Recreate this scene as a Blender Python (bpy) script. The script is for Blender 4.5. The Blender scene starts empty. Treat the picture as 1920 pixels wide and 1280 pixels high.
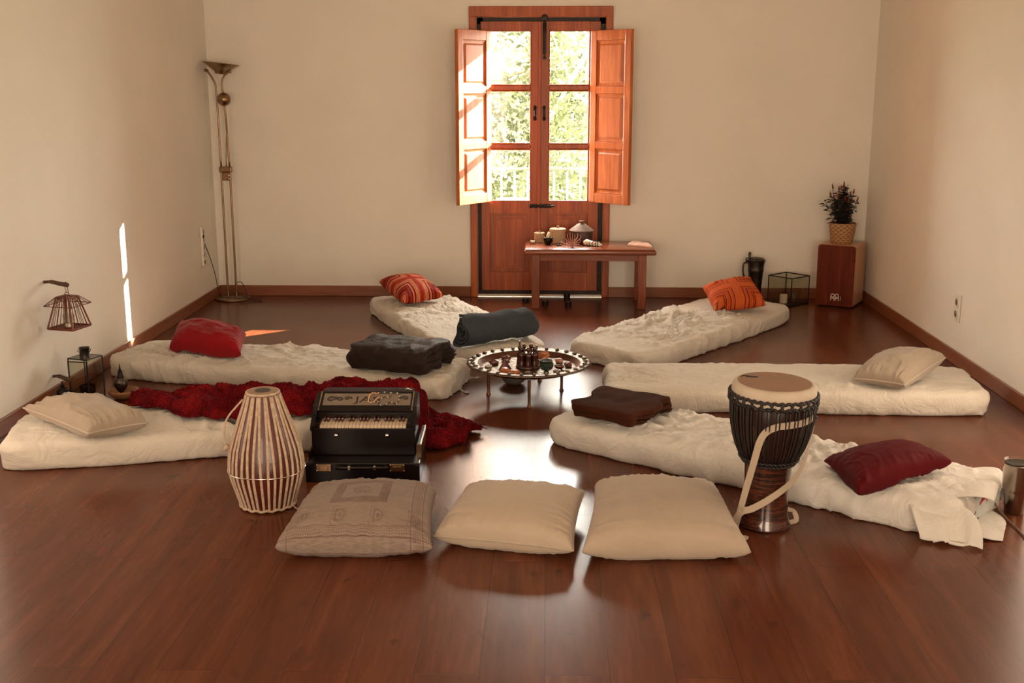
import bpy, bmesh, math, random
import numpy as np
from mathutils import Vector, Matrix, Euler
random.seed(7)
PI = math.pi
S = bpy.context.scene
COL = S.collection

# ------------------------------------------------------------------ camera
cd = bpy.data.cameras.new('camera')
cam = bpy.data.objects.new('camera', cd); COL.objects.link(cam)
cam.location = (0, 0, 1.7)
cam.rotation_euler = (math.radians(90 - 12.74), 0, math.radians(1.8))
cd.lens = 40.0; cd.sensor_width = 36.0; cd.clip_end = 200
cd.dof.use_dof = False
S.camera = cam

# ------------------------------------------------------------------ light
S.view_settings.view_transform = 'Standard'
S.view_settings.look = 'None'
S.view_settings.exposure = 0.82
S.view_settings.gamma = 1.0
w = bpy.data.worlds.new('world'); S.world = w; w.use_nodes = True
bg = w.node_tree.nodes['Background']
bg.inputs[0].default_value = (1.0, 0.96, 0.88, 1); bg.inputs[1].default_value = 32.0
S.cycles.use_denoising = True
S.cycles.max_bounces = 8; S.cycles.diffuse_bounces = 5; S.cycles.glossy_bounces = 4
S.cycles.transparent_max_bounces = 24; S.cycles.sample_clamp_indirect = 6.0

SUN = Vector((-1.19, -1.0, -0.565)).normalized()
sl = bpy.data.lights.new('sun', 'SUN'); sl.energy = 75.0; sl.angle = math.radians(0.45); sl.color = (1.0, 0.90, 0.72)
so = bpy.data.objects.new('sun', sl); COL.objects.link(so)
so.rotation_euler = SUN.to_track_quat('-Z', 'Y').to_euler()

def area(name, loc, rot, sx, sy, power, col):
    l = bpy.data.lights.new(name, 'AREA'); l.shape = 'RECTANGLE'; l.size = sx; l.size_y = sy
    l.energy = power; l.color = col
    o = bpy.data.objects.new(name, l); COL.objects.link(o); o.location = loc; o.rotation_euler = rot
    return o
# warm fill lamps standing in for daylight at unseen side and rear windows
area('left_window_fill', (-2.66, 4.40, 0.95), (0, -PI/2, 0), 1.6, 1.3, 9, (1.0, 0.80, 0.60))
area('right_window_fill', (2.50, 4.95, 0.95), (0, PI/2, 0), 1.6, 1.3, 18, (1.0, 0.80, 0.60))
area('rear_left_window_fill', (-1.5, -1.15, 1.2), (PI/2, 0, 0), 1.6, 2.0, 60, (1.0, 0.80, 0.60))  # rear pair added to brighten the back wall
area('rear_right_window_fill', (1.4, -1.15, 1.2), (PI/2, 0, 0), 1.6, 2.0, 60, (1.0, 0.80, 0.60))
# sky portal in the opening of the balcony door
pt = area('door_sky_portal', (-0.07, 9.62, 1.42), (PI/2, 0, 0), 1.0, 1.6, 1, (1, 1, 1)); pt.data.cycles.is_portal = True
pt.rotation_euler = (-PI/2, 0, 0)

# ------------------------------------------------------------------ node helpers
class X:
    def __init__(s, nt, v): s.nt, s.v = nt, v
    def _op(s, op, *a):
        n = s.nt.nodes.new('ShaderNodeMath'); n.operation = op
        for i, q in enumerate((s,) + a):
            if isinstance(q, X): s.nt.links.new(q.v, n.inputs[i])
            else: n.inputs[i].default_value = q
        return X(s.nt, n.outputs[0])
    def __add__(s, o): return s._op('ADD', o)
    def __sub__(s, o): return s._op('SUBTRACT', o)
    def __mul__(s, o): return s._op('MULTIPLY', o)
    def __truediv__(s, o): return s._op('DIVIDE', o)
    def abs(s): return s._op('ABSOLUTE')
    def min(s, o): return s._op('MINIMUM', o)
    def max(s, o): return s._op('MAXIMUM', o)
    def floor(s): return s._op('FLOOR')
    def fract(s): return s._op('FRACT')
    def sin(s): return s._op('SINE')
    def sqrt(s): return s._op('SQRT')
    def atan2(s, o): return s._op('ARCTAN2', o)
    def lt(s, o): return s._op('LESS_THAN', o)
    def gt(s, o): return s._op('GREATER_THAN', o)

def newmat(name):
    m = bpy.data.materials.new(name); m.use_nodes = True
    nt = m.node_tree
    return m, nt, nt.nodes['Principled BSDF']
def lk(nt, a, b): nt.links.new(a.v if isinstance(a, X) else a, b)
def coords(nt, kind='Object', scale=(1, 1, 1), rot=(0, 0, 0)):
    tc = nt.nodes.new('ShaderNodeTexCoord'); mp = nt.nodes.new('ShaderNodeMapping')
    mp.inputs['Scale'].default_value = scale; mp.inputs['Rotation'].default_value = rot
    nt.links.new(tc.outputs[kind], mp.inputs[0]); return mp.outputs[0]
def noise(nt, vec, scale, detail=4, rough=.55, dist=0):
    n = nt.nodes.new('ShaderNodeTexNoise'); n.inputs['Scale'].default_value = scale
    n.inputs['Detail'].default_value = detail; n.inputs['Roughness'].default_value = rough; n.inputs['Distortion'].default_value = dist
    nt.links.new(vec, n.inputs['Vector']); return X(nt, n.outputs[0])
def ramp(nt, fac, stops, interp='LINEAR'):
    r = nt.nodes.new('ShaderNodeValToRGB'); r.color_ramp.interpolation = interp
    e = r.color_ramp.elements
    while len(e) < len(stops): e.new(0.5)
    for q, (p, c) in zip(e, stops): q.position = p; q.color = (*c, 1)
    lk(nt, fac, r.inputs[0]); return r.outputs[0]
def mixc(nt, fac, a, b, mode='MIX'):
    n = nt.nodes.new('ShaderNodeMix'); n.data_type = 'RGBA'; n.blend_type = mode
    for s_, v in ((n.inputs[0], fac), (n.inputs[6], a), (n.inputs[7], b)):
        if isinstance(v, X): nt.links.new(v.v, s_)
        elif isinstance(v, (int, float)): s_.default_value = v
        elif isinstance(v, tuple): s_.default_value = (*v, 1)
        else: nt.links.new(v, s_)
    return n.outputs[2]
def bump(nt, b, h, strength=.3, dist=.01):
    n = nt.nodes.new('ShaderNodeBump'); n.inputs['Strength'].default_value = strength; n.inputs['Distance'].default_value = dist
    lk(nt, h, n.inputs['Height']); nt.links.new(n.outputs[0], b.inputs['Normal'])

def plain(name, col, rough=.5, metal=0, var=.12, nscale=20, bmp=0, coat=0, spec=.5, bscale=None, trans=0):
    m, nt, b = newmat(name)
    v = coords(nt)
    n = noise(nt, v, nscale)
    c = ramp(nt, n, [(.3, tuple(x * (1 - var) for x in col)), (.7, tuple(min(1, x * (1 + var)) for x in col))])
    nt.links.new(c, b.inputs['Base Color'])
    b.inputs['Roughness'].default_value = rough; b.inputs['Metallic'].default_value = metal
    b.inputs['Coat Weight'].default_value = coat; b.inputs['Specular IOR Level'].default_value = spec
    if bmp: bump(nt, b, noise(nt, v, bscale or nscale * 4), bmp, .004)
    return m

def wood(name, dark, light, axis='z', scale=1.0, rough=.35, coat=.3, knots=True, spec=.35):
    m, nt, b = newmat(name)
    sc = {'x': (.07, 1, 1), 'y': (1, .07, 1), 'z': (1, 1, .07)}[axis]
    v = coords(nt, 'Object', sc)
    n1 = noise(nt, v, 22 * scale, 5, .6, .6); n2 = noise(nt, v, 110 * scale, 3)
    f = n1 * .75 + n2 * .25
    c = ramp(nt, f, [(.30, dark), (.55, tuple((a + c_) / 2 for a, c_ in zip(dark, light))), (.72, light)])
    if knots:
        v2 = coords(nt, 'Object', {'x': (.5, 1, 1), 'y': (1, .5, 1), 'z': (1, 1, .5)}[axis])
        k = noise(nt, v2, 6.5 * scale, 1)
        kf = ramp(nt, k, [(.76, (0, 0, 0)), (.82, (.8, .8, .8))])
        c = mixc(nt, kf, c, tuple(x * .35 for x in dark))
    nt.links.new(c, b.inputs['Base Color'])
    b.inputs['Roughness'].default_value = rough; b.inputs['Coat Weight'].default_value = coat; b.inputs['Coat Roughness'].default_value = .2; b.inputs['Specular IOR Level'].default_value = spec
    bump(nt, b, n2, .08, .002)
    return m

def fabric(name, col, rough=.9, wr=.35, wscale=9, var=.06, sheen=.2, weave=.15, weave_scale=900):
    m, nt, b = newmat(name)
    v = coords(nt)
    big = noise(nt, v, 3, 3)
    c = ramp(nt, big, [(.3, tuple(x * (1 - var) for x in col)), (.7, tuple(min(1, x * (1 + var)) for x in col))])
    nt.links.new(c, b.inputs['Base Color'])
    b.inputs['Roughness'].default_value = rough; b.inputs['Sheen Weight'].default_value = sheen
    b.inputs['Specular IOR Level'].default_value = .06
    n = noise(nt, v, wscale, 5, .6, 1.2)
    r = (n - .5).abs() * -2.0 + 1.0
    h = r * wr + noise(nt, v, weave_scale, 1) * (weave * .05)
    bump(nt, b, h, .6, .02)
    return m

def glassy(name, tint=(1, 1, 1), refl=.08, rough=.02):
    m = bpy.data.materials.new(name); m.use_nodes = True; nt = m.node_tree; nt.nodes.clear()
    out = nt.nodes.new('ShaderNodeOutputMaterial'); t = nt.nodes.new('ShaderNodeBsdfTransparent'); g = nt.nodes.new('ShaderNodeBsdfGlossy')
    t.inputs[0].default_value = (*tint, 1); g.inputs['Roughness'].default_value = rough
    lw = nt.nodes.new('ShaderNodeLayerWeight'); lw.inputs[0].default_value = .25
    f = X(nt, lw.outputs['Fresnel']) * .8 + refl
    mx = nt.nodes.new('ShaderNodeMixShader'); gm_ = nt.nodes.new('ShaderNodeNewGeometry'); f = f * (X(nt, gm_.outputs['Backfacing']) * -1.0 + 1.0); lk(nt, f.min(1.0), mx.inputs[0])
    nt.links.new(t.outputs[0], mx.inputs[1]); nt.links.new(g.outputs[0], mx.inputs[2]); nt.links.new(mx.outputs[0], out.inputs[0])
    return m

# ------------------------------------------------------------------ numpy noise
_rs = np.random.RandomState(3)
_T = _rs.rand(64, 64, 64)
def vn(p):
    p = np.asarray(p, float); i = np.floor(p).astype(int); f = p - i; f = f * f * f * (f * (f * 6 - 15) + 10)
    r = 0
    for dx in (0, 1):
        for dy in (0, 1):
            for dz in (0, 1):
                wgt = (f[..., 0] if dx else 1 - f[..., 0]) * (f[..., 1] if dy else 1 - f[..., 1]) * (f[..., 2] if dz else 1 - f[..., 2])
                r = r + wgt * _T[(i[..., 0] + dx) % 64, (i[..., 1] + dy) % 64, (i[..., 2] + dz) % 64]
    return r * 2 - 1
def fbm(p, o=4, g=.5):
    r = 0; a = 1
    for k in range(o): r = r + a * vn(p * (2.03 ** k) + 7.3 * k); a *= g
    return r
def ridge(p, o=3, g=.5):
    r = 0; a = 1
    for k in range(o):
        r = r + a * (1 - np.abs(vn(p * (2.03 ** k) + 11.7 * k)) * 2) ; a *= g
    return r
def crease(p, k=3.2):
    return np.clip(1 - k * np.abs(vn(p)), 0, 1) ** 1.4
def sstep(a, b, x):
    t = np.clip((x - a) / (b - a), 0, 1); return t * t * (3 - 2 * t)

# ------------------------------------------------------------------ mesh helpers
def link(name, me, mat, parent=None, loc=None, rot=None, smooth=False):
    o = bpy.data.objects.new(name, me); COL.objects.link(o)
    if mat is not None:
        for m in (mat if isinstance(mat, (list, tuple)) else [mat]): me.materials.append(m)
    if parent: o.parent = parent
    if loc is not None: o.location = loc
    if rot is not None: o.rotation_euler = rot
    if smooth:
        for p in me.polygons: p.use_smooth = True
    return o
def empty(name, loc=(0, 0, 0), rz=0, rot=None):
    o = bpy.data.objects.new(name, None); COL.objects.link(o); o.location = loc
    o.rotation_euler = rot or (0, 0, rz); o.empty_display_size = .05; return o
def tag(o, label=None, cat=None, group=None, kind=None):
    if label: o['label'] = label
    if cat: o['category'] = cat
    if group: o['group'] = group
    if kind: o['kind'] = kind
    return o
def copy_tree(o, parent=None):
    c = o.copy(); COL.objects.link(c)
    if parent: c.parent = parent
    for ch in [q for q in bpy.data.objects if q.parent == o]: copy_tree(ch, c)
    return c

class MB:
    """collects shapes into one bmesh"""
    def __init__(s): s.b = bmesh.new()
    def box(s, a, b, bev=0, M=None, seg=2):
        t = bmesh.new(); bmesh.ops.create_cube(t, size=1)
        ca = [(a[i] + b[i]) / 2 for i in range(3)]; d = [abs(b[i] - a[i]) for i in range(3)]
        for v in t.verts: v.co = Vector((ca[0] + v.co.x * d[0], ca[1] + v.co.y * d[1], ca[2] + v.co.z * d[2]))
        if bev: bmesh.ops.bevel(t, geom=t.edges[:], offset=min(bev, min(d) * .45), segments=seg, affect='EDGES', profile=.5)
        return s._add(t, M)
    def _add(s, t, M=None):
        if M is not None: bmesh.ops.transform(t, matrix=M, verts=t.verts)
        me = bpy.data.meshes.new('t'); t.to_mesh(me); t.free(); s.b.from_mesh(me); bpy.data.meshes.remove(me); return s
    def lathe(s, prof, n=32, M=None, c=(0, 0, 0), rad=None, close=True):
        t = bmesh.new(); rings = []
        for (r, z) in prof:
            if r < 1e-6: rings.append([t.verts.new((c[0], c[1], c[2] + z))])
            else: rings.append([t.verts.new((c[0] + r * (rad(k, n, r, z) if rad else 1) * math.cos(2*PI*k/n), c[1] + r * (rad(k, n, r, z) if rad else 1) * math.sin(2*PI*k/n), c[2] + z)) for k in range(n)])
        for A, B in zip(rings, rings[1:]):
            if len(A) == 1 and len(B) == 1: continue
            for k in range(n):
                q = (k + 1) % n
                if len(A) == 1: t.faces.new((A[0], B[q], B[k]))
                elif len(B) == 1: t.faces.new((A[k], A[q], B[0]))
                else: t.faces.new((A[k], A[q], B[q], B[k]))
        if close:
            for R_ in (rings[0], rings[-1]):
                if len(R_) > 1: t.faces.new(R_)
        bmesh.ops.recalc_face_normals(t, faces=t.faces)
        return s._add(t, M)
    def tube(s, pts, r, n=8, closed=False, M=None, flat=None):
        pts = [Vector(p) for p in pts]; t = bmesh.new(); rings = []; N = len(pts)
        up = None
        for i, p in enumerate(pts):
            if closed: d = pts[(i + 1) % N] - pts[i - 1]
            else: d = pts[min(i + 1, N - 1)] - pts[max(i - 1, 0)]
            d.normalize()
            if up is None:
                up = Vector((0, 0, 1)) if abs(d.z) < .9 else Vector((1, 0, 0))
                if flat is not None: up = Vector(flat)
            a = d.cross(up)
            if a.length < 1e-6: a = d.orthogonal()
            a.normalize(); bb = a.cross(d).normalized()
            if flat is None: up = bb
            rr = r[i] if isinstance(r, (list, tuple)) and len(r) == N and not isinstance(r, tuple) else r
            ra, rb = (rr if isinstance(rr, tuple) else (rr, rr))
            rings.append([t.verts.new(p + a * (math.cos(2*PI*k/n) * ra) + bb * (math.sin(2*PI*k/n) * rb)) for k in range(n)])
        for i in range(N if closed else N - 1):
            A, B = rings[i], rings[(i + 1) % N]
            for k in range(n): t.faces.new((A[k], A[(k+1) % n], B[(k+1) % n], B[k]))
        if not closed: t.faces.new(rings[0]); t.faces.new(rings[-1])
        bmesh.ops.recalc_face_normals(t, faces=t.faces)
        return s._add(t, M)
    def prism(s, pts, z0, z1, bev=0, M=None):
        t = bmesh.new(); vs = [t.verts.new((x, y, z0)) for x, y in pts]; f = t.faces.new(vs)
        r = bmesh.ops.extrude_face_region(t, geom=[f])
        for v in r['geom']:
            if isinstance(v, bmesh.types.BMVert): v.co.z = z1
        bmesh.ops.recalc_face_normals(t, faces=t.faces)
        if bev: bmesh.ops.bevel(t, geom=t.edges[:], offset=bev, segments=2, affect='EDGES')
        return s._add(t, M)
    def build(s, name, mat, parent=None, smooth=False, loc=None, rot=None, auto=None):
        me = bpy.data.meshes.new(name); s.b.to_mesh(me); s.b.free()
        o = link(name, me, mat, parent, loc, rot, smooth)
        if auto is not None:
            me.set_sharp_from_angle(angle=math.radians(auto))
        return o

def grid(name, V, mat, parent=None, closed_u=False, uv=None, loc=None, smooth=True):
    """V (n,m,3) array -> quad grid mesh"""
    n, m, _ = V.shape
    idx = np.arange(n * m).reshape(n, m)
    nu = n if closed_u else n - 1
    i = np.arange(nu)[:, None]; j = np.arange(m - 1)[None, :]
    F = np.stack([idx[i % n, j], idx[(i + 1) % n, j], idx[(i + 1) % n, j + 1], idx[i % n, j + 1]], -1).reshape(-1, 4)
    me = bpy.data.meshes.new(name); me.from_pydata(V.reshape(-1, 3).tolist(), [], F.tolist()); me.update()
    if uv is not None:
        l = me.uv_layers.new(name='UVMap'); U = uv.reshape(-1, 2)
        li = np.zeros(len(me.loops), dtype=int); me.loops.foreach_get('vertex_index', li)
        l.data.foreach_set('uv', U[li].ravel())
    return link(name, me, mat, parent, loc, smooth=smooth)

def bez(pts, n=12):
    """Catmull-Rom through points"""
    P = [Vector(p) for p in pts]; P = [P[0] * 2 - P[1]] + P + [P[-1] * 2 - P[-2]]; out = []
    for i in range(1, len(P) - 2):
        for k in range(n):
            t = k / n; a, b, c, d = P[i-1], P[i], P[i+1], P[i+2]
            out.append(.5 * ((2*b) + (c - a) * t + (2*a - 5*b + 4*c - d) * t*t + (3*b - a - 3*c + d) * t**3))
    out.append(P[-2]); return out

# ------------------------------------------------------------------ materials
M = {}
def wallmat():
    m, nt, b = newmat('plaster'); v = coords(nt)
    n = noise(nt, v, 1.6, 4)
    c = ramp(nt, n, [(.3, (.74, .695, .615)), (.7, (.79, .745, .665))])
    nt.links.new(c, b.inputs['Base Color']); b.inputs['Roughness'].default_value = .85; b.inputs['Specular IOR Level'].default_value = .2
    h = noise(nt, v, 14, 6, .65) + noise(nt, v, 90, 2) * .3
    bump(nt, b, h, .25, .006); return m
M['wall'] = wallmat()
def floormat():
    m, nt, b = newmat('laminate')
    v = coords(nt, 'Object', (1, 1, 1), (0, 0, PI / 2))
    br = nt.nodes.new('ShaderNodeTexBrick'); br.offset = .37; br.offset_frequency = 2
    br.inputs['Color1'].default_value = (0, 0, 0, 1); br.inputs['Color2'].default_value = (1, 1, 1, 1); br.inputs['Mortar'].default_value = (.5, .5, .5, 1)
    br.inputs['Scale'].default_value = 1; br.inputs['Mortar Size'].default_value = .0012; br.inputs['Mortar Smooth'].default_value = .1
    br.inputs['Brick Width'].default_value = 1.29; br.inputs['Row Height'].default_value = .193
    nt.links.new(v, br.inputs['Vector'])
    # per-plank random value offsets the grain
    g = coords(nt, 'Object', (1, .09, 1))
    cmb = nt.nodes.new('ShaderNodeVectorMath'); cmb.operation = 'ADD'; nt.links.new(g, cmb.inputs[0])
    sc = nt.nodes.new('ShaderNodeVectorMath'); sc.operation = 'SCALE'; nt.links.new(br.outputs['Color'], sc.inputs[0]); sc.inputs['Scale'].default_value = 7.0
    nt.links.new(sc.outputs[0], cmb.inputs[1])
    n1 = noise(nt, cmb.outputs[0], 9, 5, .55, .4); n2 = noise(nt, cmb.outputs[0], 60, 3)
    f = n1 * .7 + n2 * .3
    c = ramp(nt, f, [(.28, (.062, .014, .005)), (.52, (.108, .027, .010)), (.76, (.180, .052, .019))])
    k = noise(nt, coords(nt, 'Object', (1, .55, 1)), 7.5, 2, .5, .4)
    kf = X(nt, k.v)._op('SUBTRACT', .67) * 9.0
    c = mixc(nt, kf.max(0.0).min(.75), c, (.035, .012, .006))
    pl = X(nt, br.outputs['Color'])
    c = mixc(nt, pl * .28, c, (.10, .035, .016))
    seam = X(nt, br.outputs['Fac'])
    c = mixc(nt, seam * .75, c, (.03, .012, .006))
    nt.links.new(c, b.inputs['Base Color'])
    r = noise(nt, coords(nt), 3, 3) * .08 + .20
    lk(nt, r, b.inputs['Roughness']); b.inputs['Specular IOR Level'].default_value = .24
    bump(nt, b, seam * -1.0 + n2 * .02, .2, .002)
    return m
M['floor'] = floormat()
M['door'] = wood('door_pine', (.20, .030, .005), (.50, .120, .022), 'z', 1.0, .42, .12)
M['door_x'] = wood('door_pine_rail', (.20, .042, .012), (.50, .16, .048), 'x', 1.0, .32, .35)
M['shutter'] = wood('shutter_pine', (.30, .062, .012), (.62, .21, .055), 'z', 1.3, .40, .15, False)
M['base'] = wood('baseboard_pine', (.16, .046, .020), (.33, .12, .052), 'y', 1.0, .35, .2)
M['base_x'] = wood('baseboard_pine_back', (.16, .046, .020), (.33, .12, .052), 'x', 1.0, .35, .2)
M['bench'] = wood('bench_wood', (.11, .020, .006), (.29, .068, .018), 'x', 1.0, .25, .5, False)
M['bench_z'] = wood('bench_leg_wood', (.11, .020, .006), (.29, .068, .018), 'z', 1.0, .35, .2, False)
M['iron'] = plain('dark_iron', (.025, .018, .015), .4, .8, .3, 60)
M['black'] = plain('black_metal', (.012, .009, .008), .45, .6, .2, 60)
M['brass'] = plain('antique_brass', (.27, .17, .09), .30, 1.0, .15, 15)
M['steel'] = plain('brushed_steel', (.42, .36, .30), .22, 1.0, .06, 30)
M['pewter'] = plain('dark_pewter', (.09, .075, .06), .35, 1.0, .3, 20)
M['chrome'] = plain('chrome', (.75, .70, .62), .15, 1.0, .03, 30)
M['glass'] = glassy('window_glass', (.98, .98, .96), .03)
M['clear'] = glassy('lantern_glass', (.90, .90, .86), .06, .05)
M['smoke'] = glassy('smoked_glass', (.35, .32, .28), .12, .08)
M['white_plastic'] = plain('white_plastic', (.72, .66, .56), .35, 0, .03, 10)
M['dark_hole'] = plain('socket_hole', (.16, .12, .09), .6)
M['cable'] = plain('black_cable', (.015, .010, .008), .5)
M['sheet'] = fabric('cream_sheet', (.57, .52, .445), .92, .75, 8, .03)
M['sheet2'] = fabric('white_sheet', (.61, .58, .53), .92, .75, 8, .03)
M['beige'] = fabric('beige_cotton', (.31, .25, .19), .85, .18, 9, .05)
M['cream'] = fabric('cream_cotton', (.40, .325, .25), .85, .14, 8, .04)
M['linen'] = fabric('linen_weave', (.385, .31, .24), .9, .20, 10, .05, .2, 1.5, 420)
M['red'] = fabric('red_velvet', (.20, .005, .007), .75, .12, 6, .2, .12)
M['wine'] = fabric('wine_velvet', (.075, .001, .003), .7, .10, 6, .2, .02)
M['charcoal'] = fabric('charcoal_quilt', (.022, .013, .010), .55, .55, 16, .15, .05)
M['grey'] = fabric('slate_fleece', (.046, .053, .062), .95, .25, 9, .25, .04, 1.2, 500)
M['brown'] = fabric('brown_fleece', (.040, .011, .004), .95, .30, 11, .3, .02, 1.2, 500)
M['candle'] = plain('wax', (.80, .72, .58), .5, 0, .03)
def wicker(name, dark, light, sx, sz):
    m, nt, b = newmat(name)
    tc = nt.nodes.new('ShaderNodeTexCoord'); sp = nt.nodes.new('ShaderNodeSeparateXYZ'); nt.links.new(tc.outputs['Object'], sp.inputs[0])
    x, y, z = (X(nt, sp.outputs[i]) for i in range(3))
    a = y.atan2(x) * sx
    row = z * sz
    par = row.floor() * PI
    s1 = (a + par).sin(); s2 = (row * 2 * PI).sin()
    h = s1 * .5 + s2 * .3 + noise(nt, tc.outputs['Object'], 90, 2) * .4
    c = ramp(nt, h * .5 + .45, [(.15, dark), (.7, light)])
    nt.links.new(c, b.inputs['Base Color']); b.inputs['Roughness'].default_value = .7
    bump(nt, b, h, .8, .004); return m
M['wicker'] = wicker('pale_wicker', (.28, .16, .075), (.62, .45, .28), 24, 110)
M['seagrass'] = wicker('seagrass', (.13, .06, .02), (.46, .24, .10), 14, 60)
M['clay'] = plain('unglazed_clay', (.15, .09, .058), .75, 0, .25, 30, .2)
M['darkclay'] = plain('dark_fired_clay', (.055, .022, .014), .5, 0, .2, 20, .1)

# ------------------------------------------------------------------ room shell
XL, XR, YB, YR, ZC = -2.702, 2.544, 9.18, -1.2, 2.95
OX0, OX1, OZ = -.567, .444, 2.209
def struct(mb, name, mat, parent=None, **k):
    o = mb.build(name, mat, parent, **k)
    if not parent: o['kind'] = 'structure'
    return o
struct(MB().box((XL - .2, YR - .2, -.12), (XR + .2, YB + .0, 0)), 'floor', M['floor'])
struct(MB().box((XL - .2, YR - .2, ZC), (XR + .2, YB + .42, ZC + .1)), 'ceiling', M['wall'])
struct(MB().box((XL - .2, YB, -.12), (OX0, YB + .42, ZC)).box((OX1, YB, -.12), (XR + .2, YB + .42, ZC)).box((OX0, YB, OZ), (OX1, YB + .42, ZC)), 'wall_back', M['wall'])
RW = ((-2.3, -.7), (.6, 2.2))
rw = MB().box((XL - .2, YR - .2, -.12), (XR + .2, YR, .2)).box((XL - .2, YR - .2, 2.2), (XR + .2, YR, ZC))
for a, b in ((XL - .2, -2.3), (-.7, .6), (2.2, XR + .2)): rw.box((a, YR - .2, .2), (b, YR, 2.2))
struct(rw, 'wall_rear', M['wall'])
def sidewall(name, xa, xb, y0, y1, z0, z1):
    m = MB().box((xa, YR, 0), (xb, y0, ZC)).box((xa, y1, 0), (xb, YB, ZC)).box((xa, y0, 0), (xb, y1, z0)).box((xa, y0, z1), (xb, y1, ZC))
    struct(m, name, M['wall'])
sidewall('wall_left', XL - .2, XL, 3.75, 5.1, .12, 1.8)
sidewall('wall_right', XR, XR + .2, 4.3, 5.65, .12, 1.8)
M['sky_block'] = fabric('orange_sky_block', (.75, .45, .22), .9, .05)  # for opaque panels added to keep sky light out of the lamp openings
for nm, xa, s, y0, y1 in (('unseen_window_1', XL, -1, 3.75, 5.1), ('unseen_window_2', XR, 1, 4.3, 5.65)):  # unseen side windows, framed round the fill lamps
    fr = MB()
    xo = xa + s * .05
    for a, b in (((y0, .12), (y1, .17)), ((y0, 1.75), (y1, 1.8)), ((y0, .12), (y0 + .05, 1.8)), ((y1 - .05, .12), (y1, 1.8)), (((y0 + y1) / 2 - .03, .12), ((y0 + y1) / 2 + .03, 1.8))):
        fr.box((min(xo, xo + s * .05), a[0], a[1]), (max(xo, xo + s * .05), b[0], b[1]), .004)
    f = struct(fr, nm, M['door'])
    MB().box((min(xo + s * .10, xo + s * .11), y0, .12), (max(xo + s * .10, xo + s * .11), y1, 1.8)).build('sky_block_panel', M['sky_block'], f)
BH = .086
struct(MB().box((XL, YR, 0), (XL + .014, YB, BH), .004), 'baseboard_left', M['base'])
struct(MB().box((XR - .014, YR, 0), (XR, YB, BH), .004), 'baseboard_right', M['base'])
struct(MB().box((XL + .014, YB - .014, 0), (-.625, YB, BH), .004).box((.497, YB - .014, 0), (XR - .014, YB, BH), .004), 'baseboard_back', M['base_x'])

for nm, (x0, x1) in zip(('unseen_window_3', 'unseen_window_4'), RW):  # unseen rear windows, added to house the rear fill lamps
    fr = MB()
    for a, b in (((x0, .2), (x1, .26)), ((x0, 2.14), (x1, 2.2)), ((x0, .2), (x0 + .06, 2.2)), ((x1 - .06, .2), (x1, 2.2)), (((x0 + x1) / 2 - .03, .2), ((x0 + x1) / 2 + .03, 2.2))):
        fr.box((a[0], YR - .10, a[1]), (b[0], YR - .05, b[1]), .004)
    f = struct(fr, nm, M['door'])
    MB().box((x0, YR - .13, .2), (x1, YR - .12, 2.2)).build('sky_block_panel', M['sky_block'], f)

# ------------------------------------------------------------------ balcony door
door = tag(empty('door_1', (-.068, YB, 0)), kind='structure')
DX = .068
fr = MB()
fr.box((-.624 + DX, -.024, 0), (-.567 + DX, .01, 2.289), .006).box((.444 + DX, -.024, 0), (.497 + DX, .01, 2.289), .006).box((-.624 + DX, -.026, 2.209), (.497 + DX, .01, 2.289), .006)
fr.build('architrave', M['door'], door)
MB().box((-.567 + DX, .07, .0), (-.520 + DX, .12, 2.209)).box((.396 + DX, .07, 0), (.444 + DX, .12, 2.209)).box((-.567 + DX, .07, 2.160), (.444 + DX, .12, 2.209)).build('jamb', M['iron'], door)
MB().box((-.567 + DX, .0, .0), (.444 + DX, .40, .018), .002).build('threshold', M['white_plastic'], door)
LZ0, LZ1 = .05, 2.177
pz = [(.777, 1.193), (1.235, 1.650), (1.691, 2.108)]
def leaf(x0, x1, p0, p1):
    y0, y1 = .025, .068
    m = MB()
    m.box((x0, y0, LZ0), (p0, y1, LZ1), .003).box((p1, y0, LZ0), (x1, y1, LZ1), .003)
    m.box((p0, y0 + .001, 2.108), (p1, y1 - .001, LZ1)).box((p0, y0 + .001, .68), (p1, y1 - .001, .777)).box((p0, y0 + .001, LZ0), (p1, y1 - .001, .20))
    for z in (1.193, 1.650): m.box((p0, y0 + .004, z), (p1, y1 - .004, z + .042), .006)
    # lower panel: recessed board and raised field with rounded top corners
    m.box((p0, y0 + .024, .19), (p1, y1 - .008, .69))
    cx = (p0 + p1) / 2; hw = (p1 - p0) / 2 - .022
    pts = [(cx - hw, .225), (cx + hw, .225)]
    for k in range(7): a = k / 6 * PI / 2; pts.append((cx + hw - .035 + .035 * math.cos(a), .625 + .035 * math.sin(a)))
    for k in range(7): a = PI / 2 + k / 6 * PI / 2; pts.append((cx - hw + .035 + .035 * math.cos(a), .625 + .035 * math.sin(a)))
    R_ = Matrix.Translation((0, y0 + .026, 0)) @ Matrix.Rotation(PI / 2, 4, 'X')
    m.prism(pts, 0, .008, .0, R_)
    pin = [(cx + (x - cx) * .84, .43 + (z - .43) * .90) for x, z in pts]
    m.prism(pin, .008, .020, .004, R_)
    # glazing beads
    for a, b in pz:
        m.box((p0, y0 + .002, a), (p0 + .008, y0 + .02, b), .003).box((p1 - .008, y0 + .002, a), (p1, y0 + .02, b), .003)
        m.box((p0, y0 + .002, a), (p1, y0 + .02, a + .008), .003).box((p0, y0 + .002, b - .008), (p1, y0 + .02, b), .003)
    l = m.build('door_leaf', M['door'], door)
    for a, b in pz: MB().box((p0, .045, a), (p1, .049, b)).build('glass_pane', M['glass'], l)
    return l
MB().box((-.085 + DX, .012, LZ0), (-.060 + DX, .030, LZ1), .004).build('astragal', M['door'], door)
MB().box((-.567 + DX, .030, 0), (.444 + DX, .075, .052), .003).build('sill_board', M['iron'], door)
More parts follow.
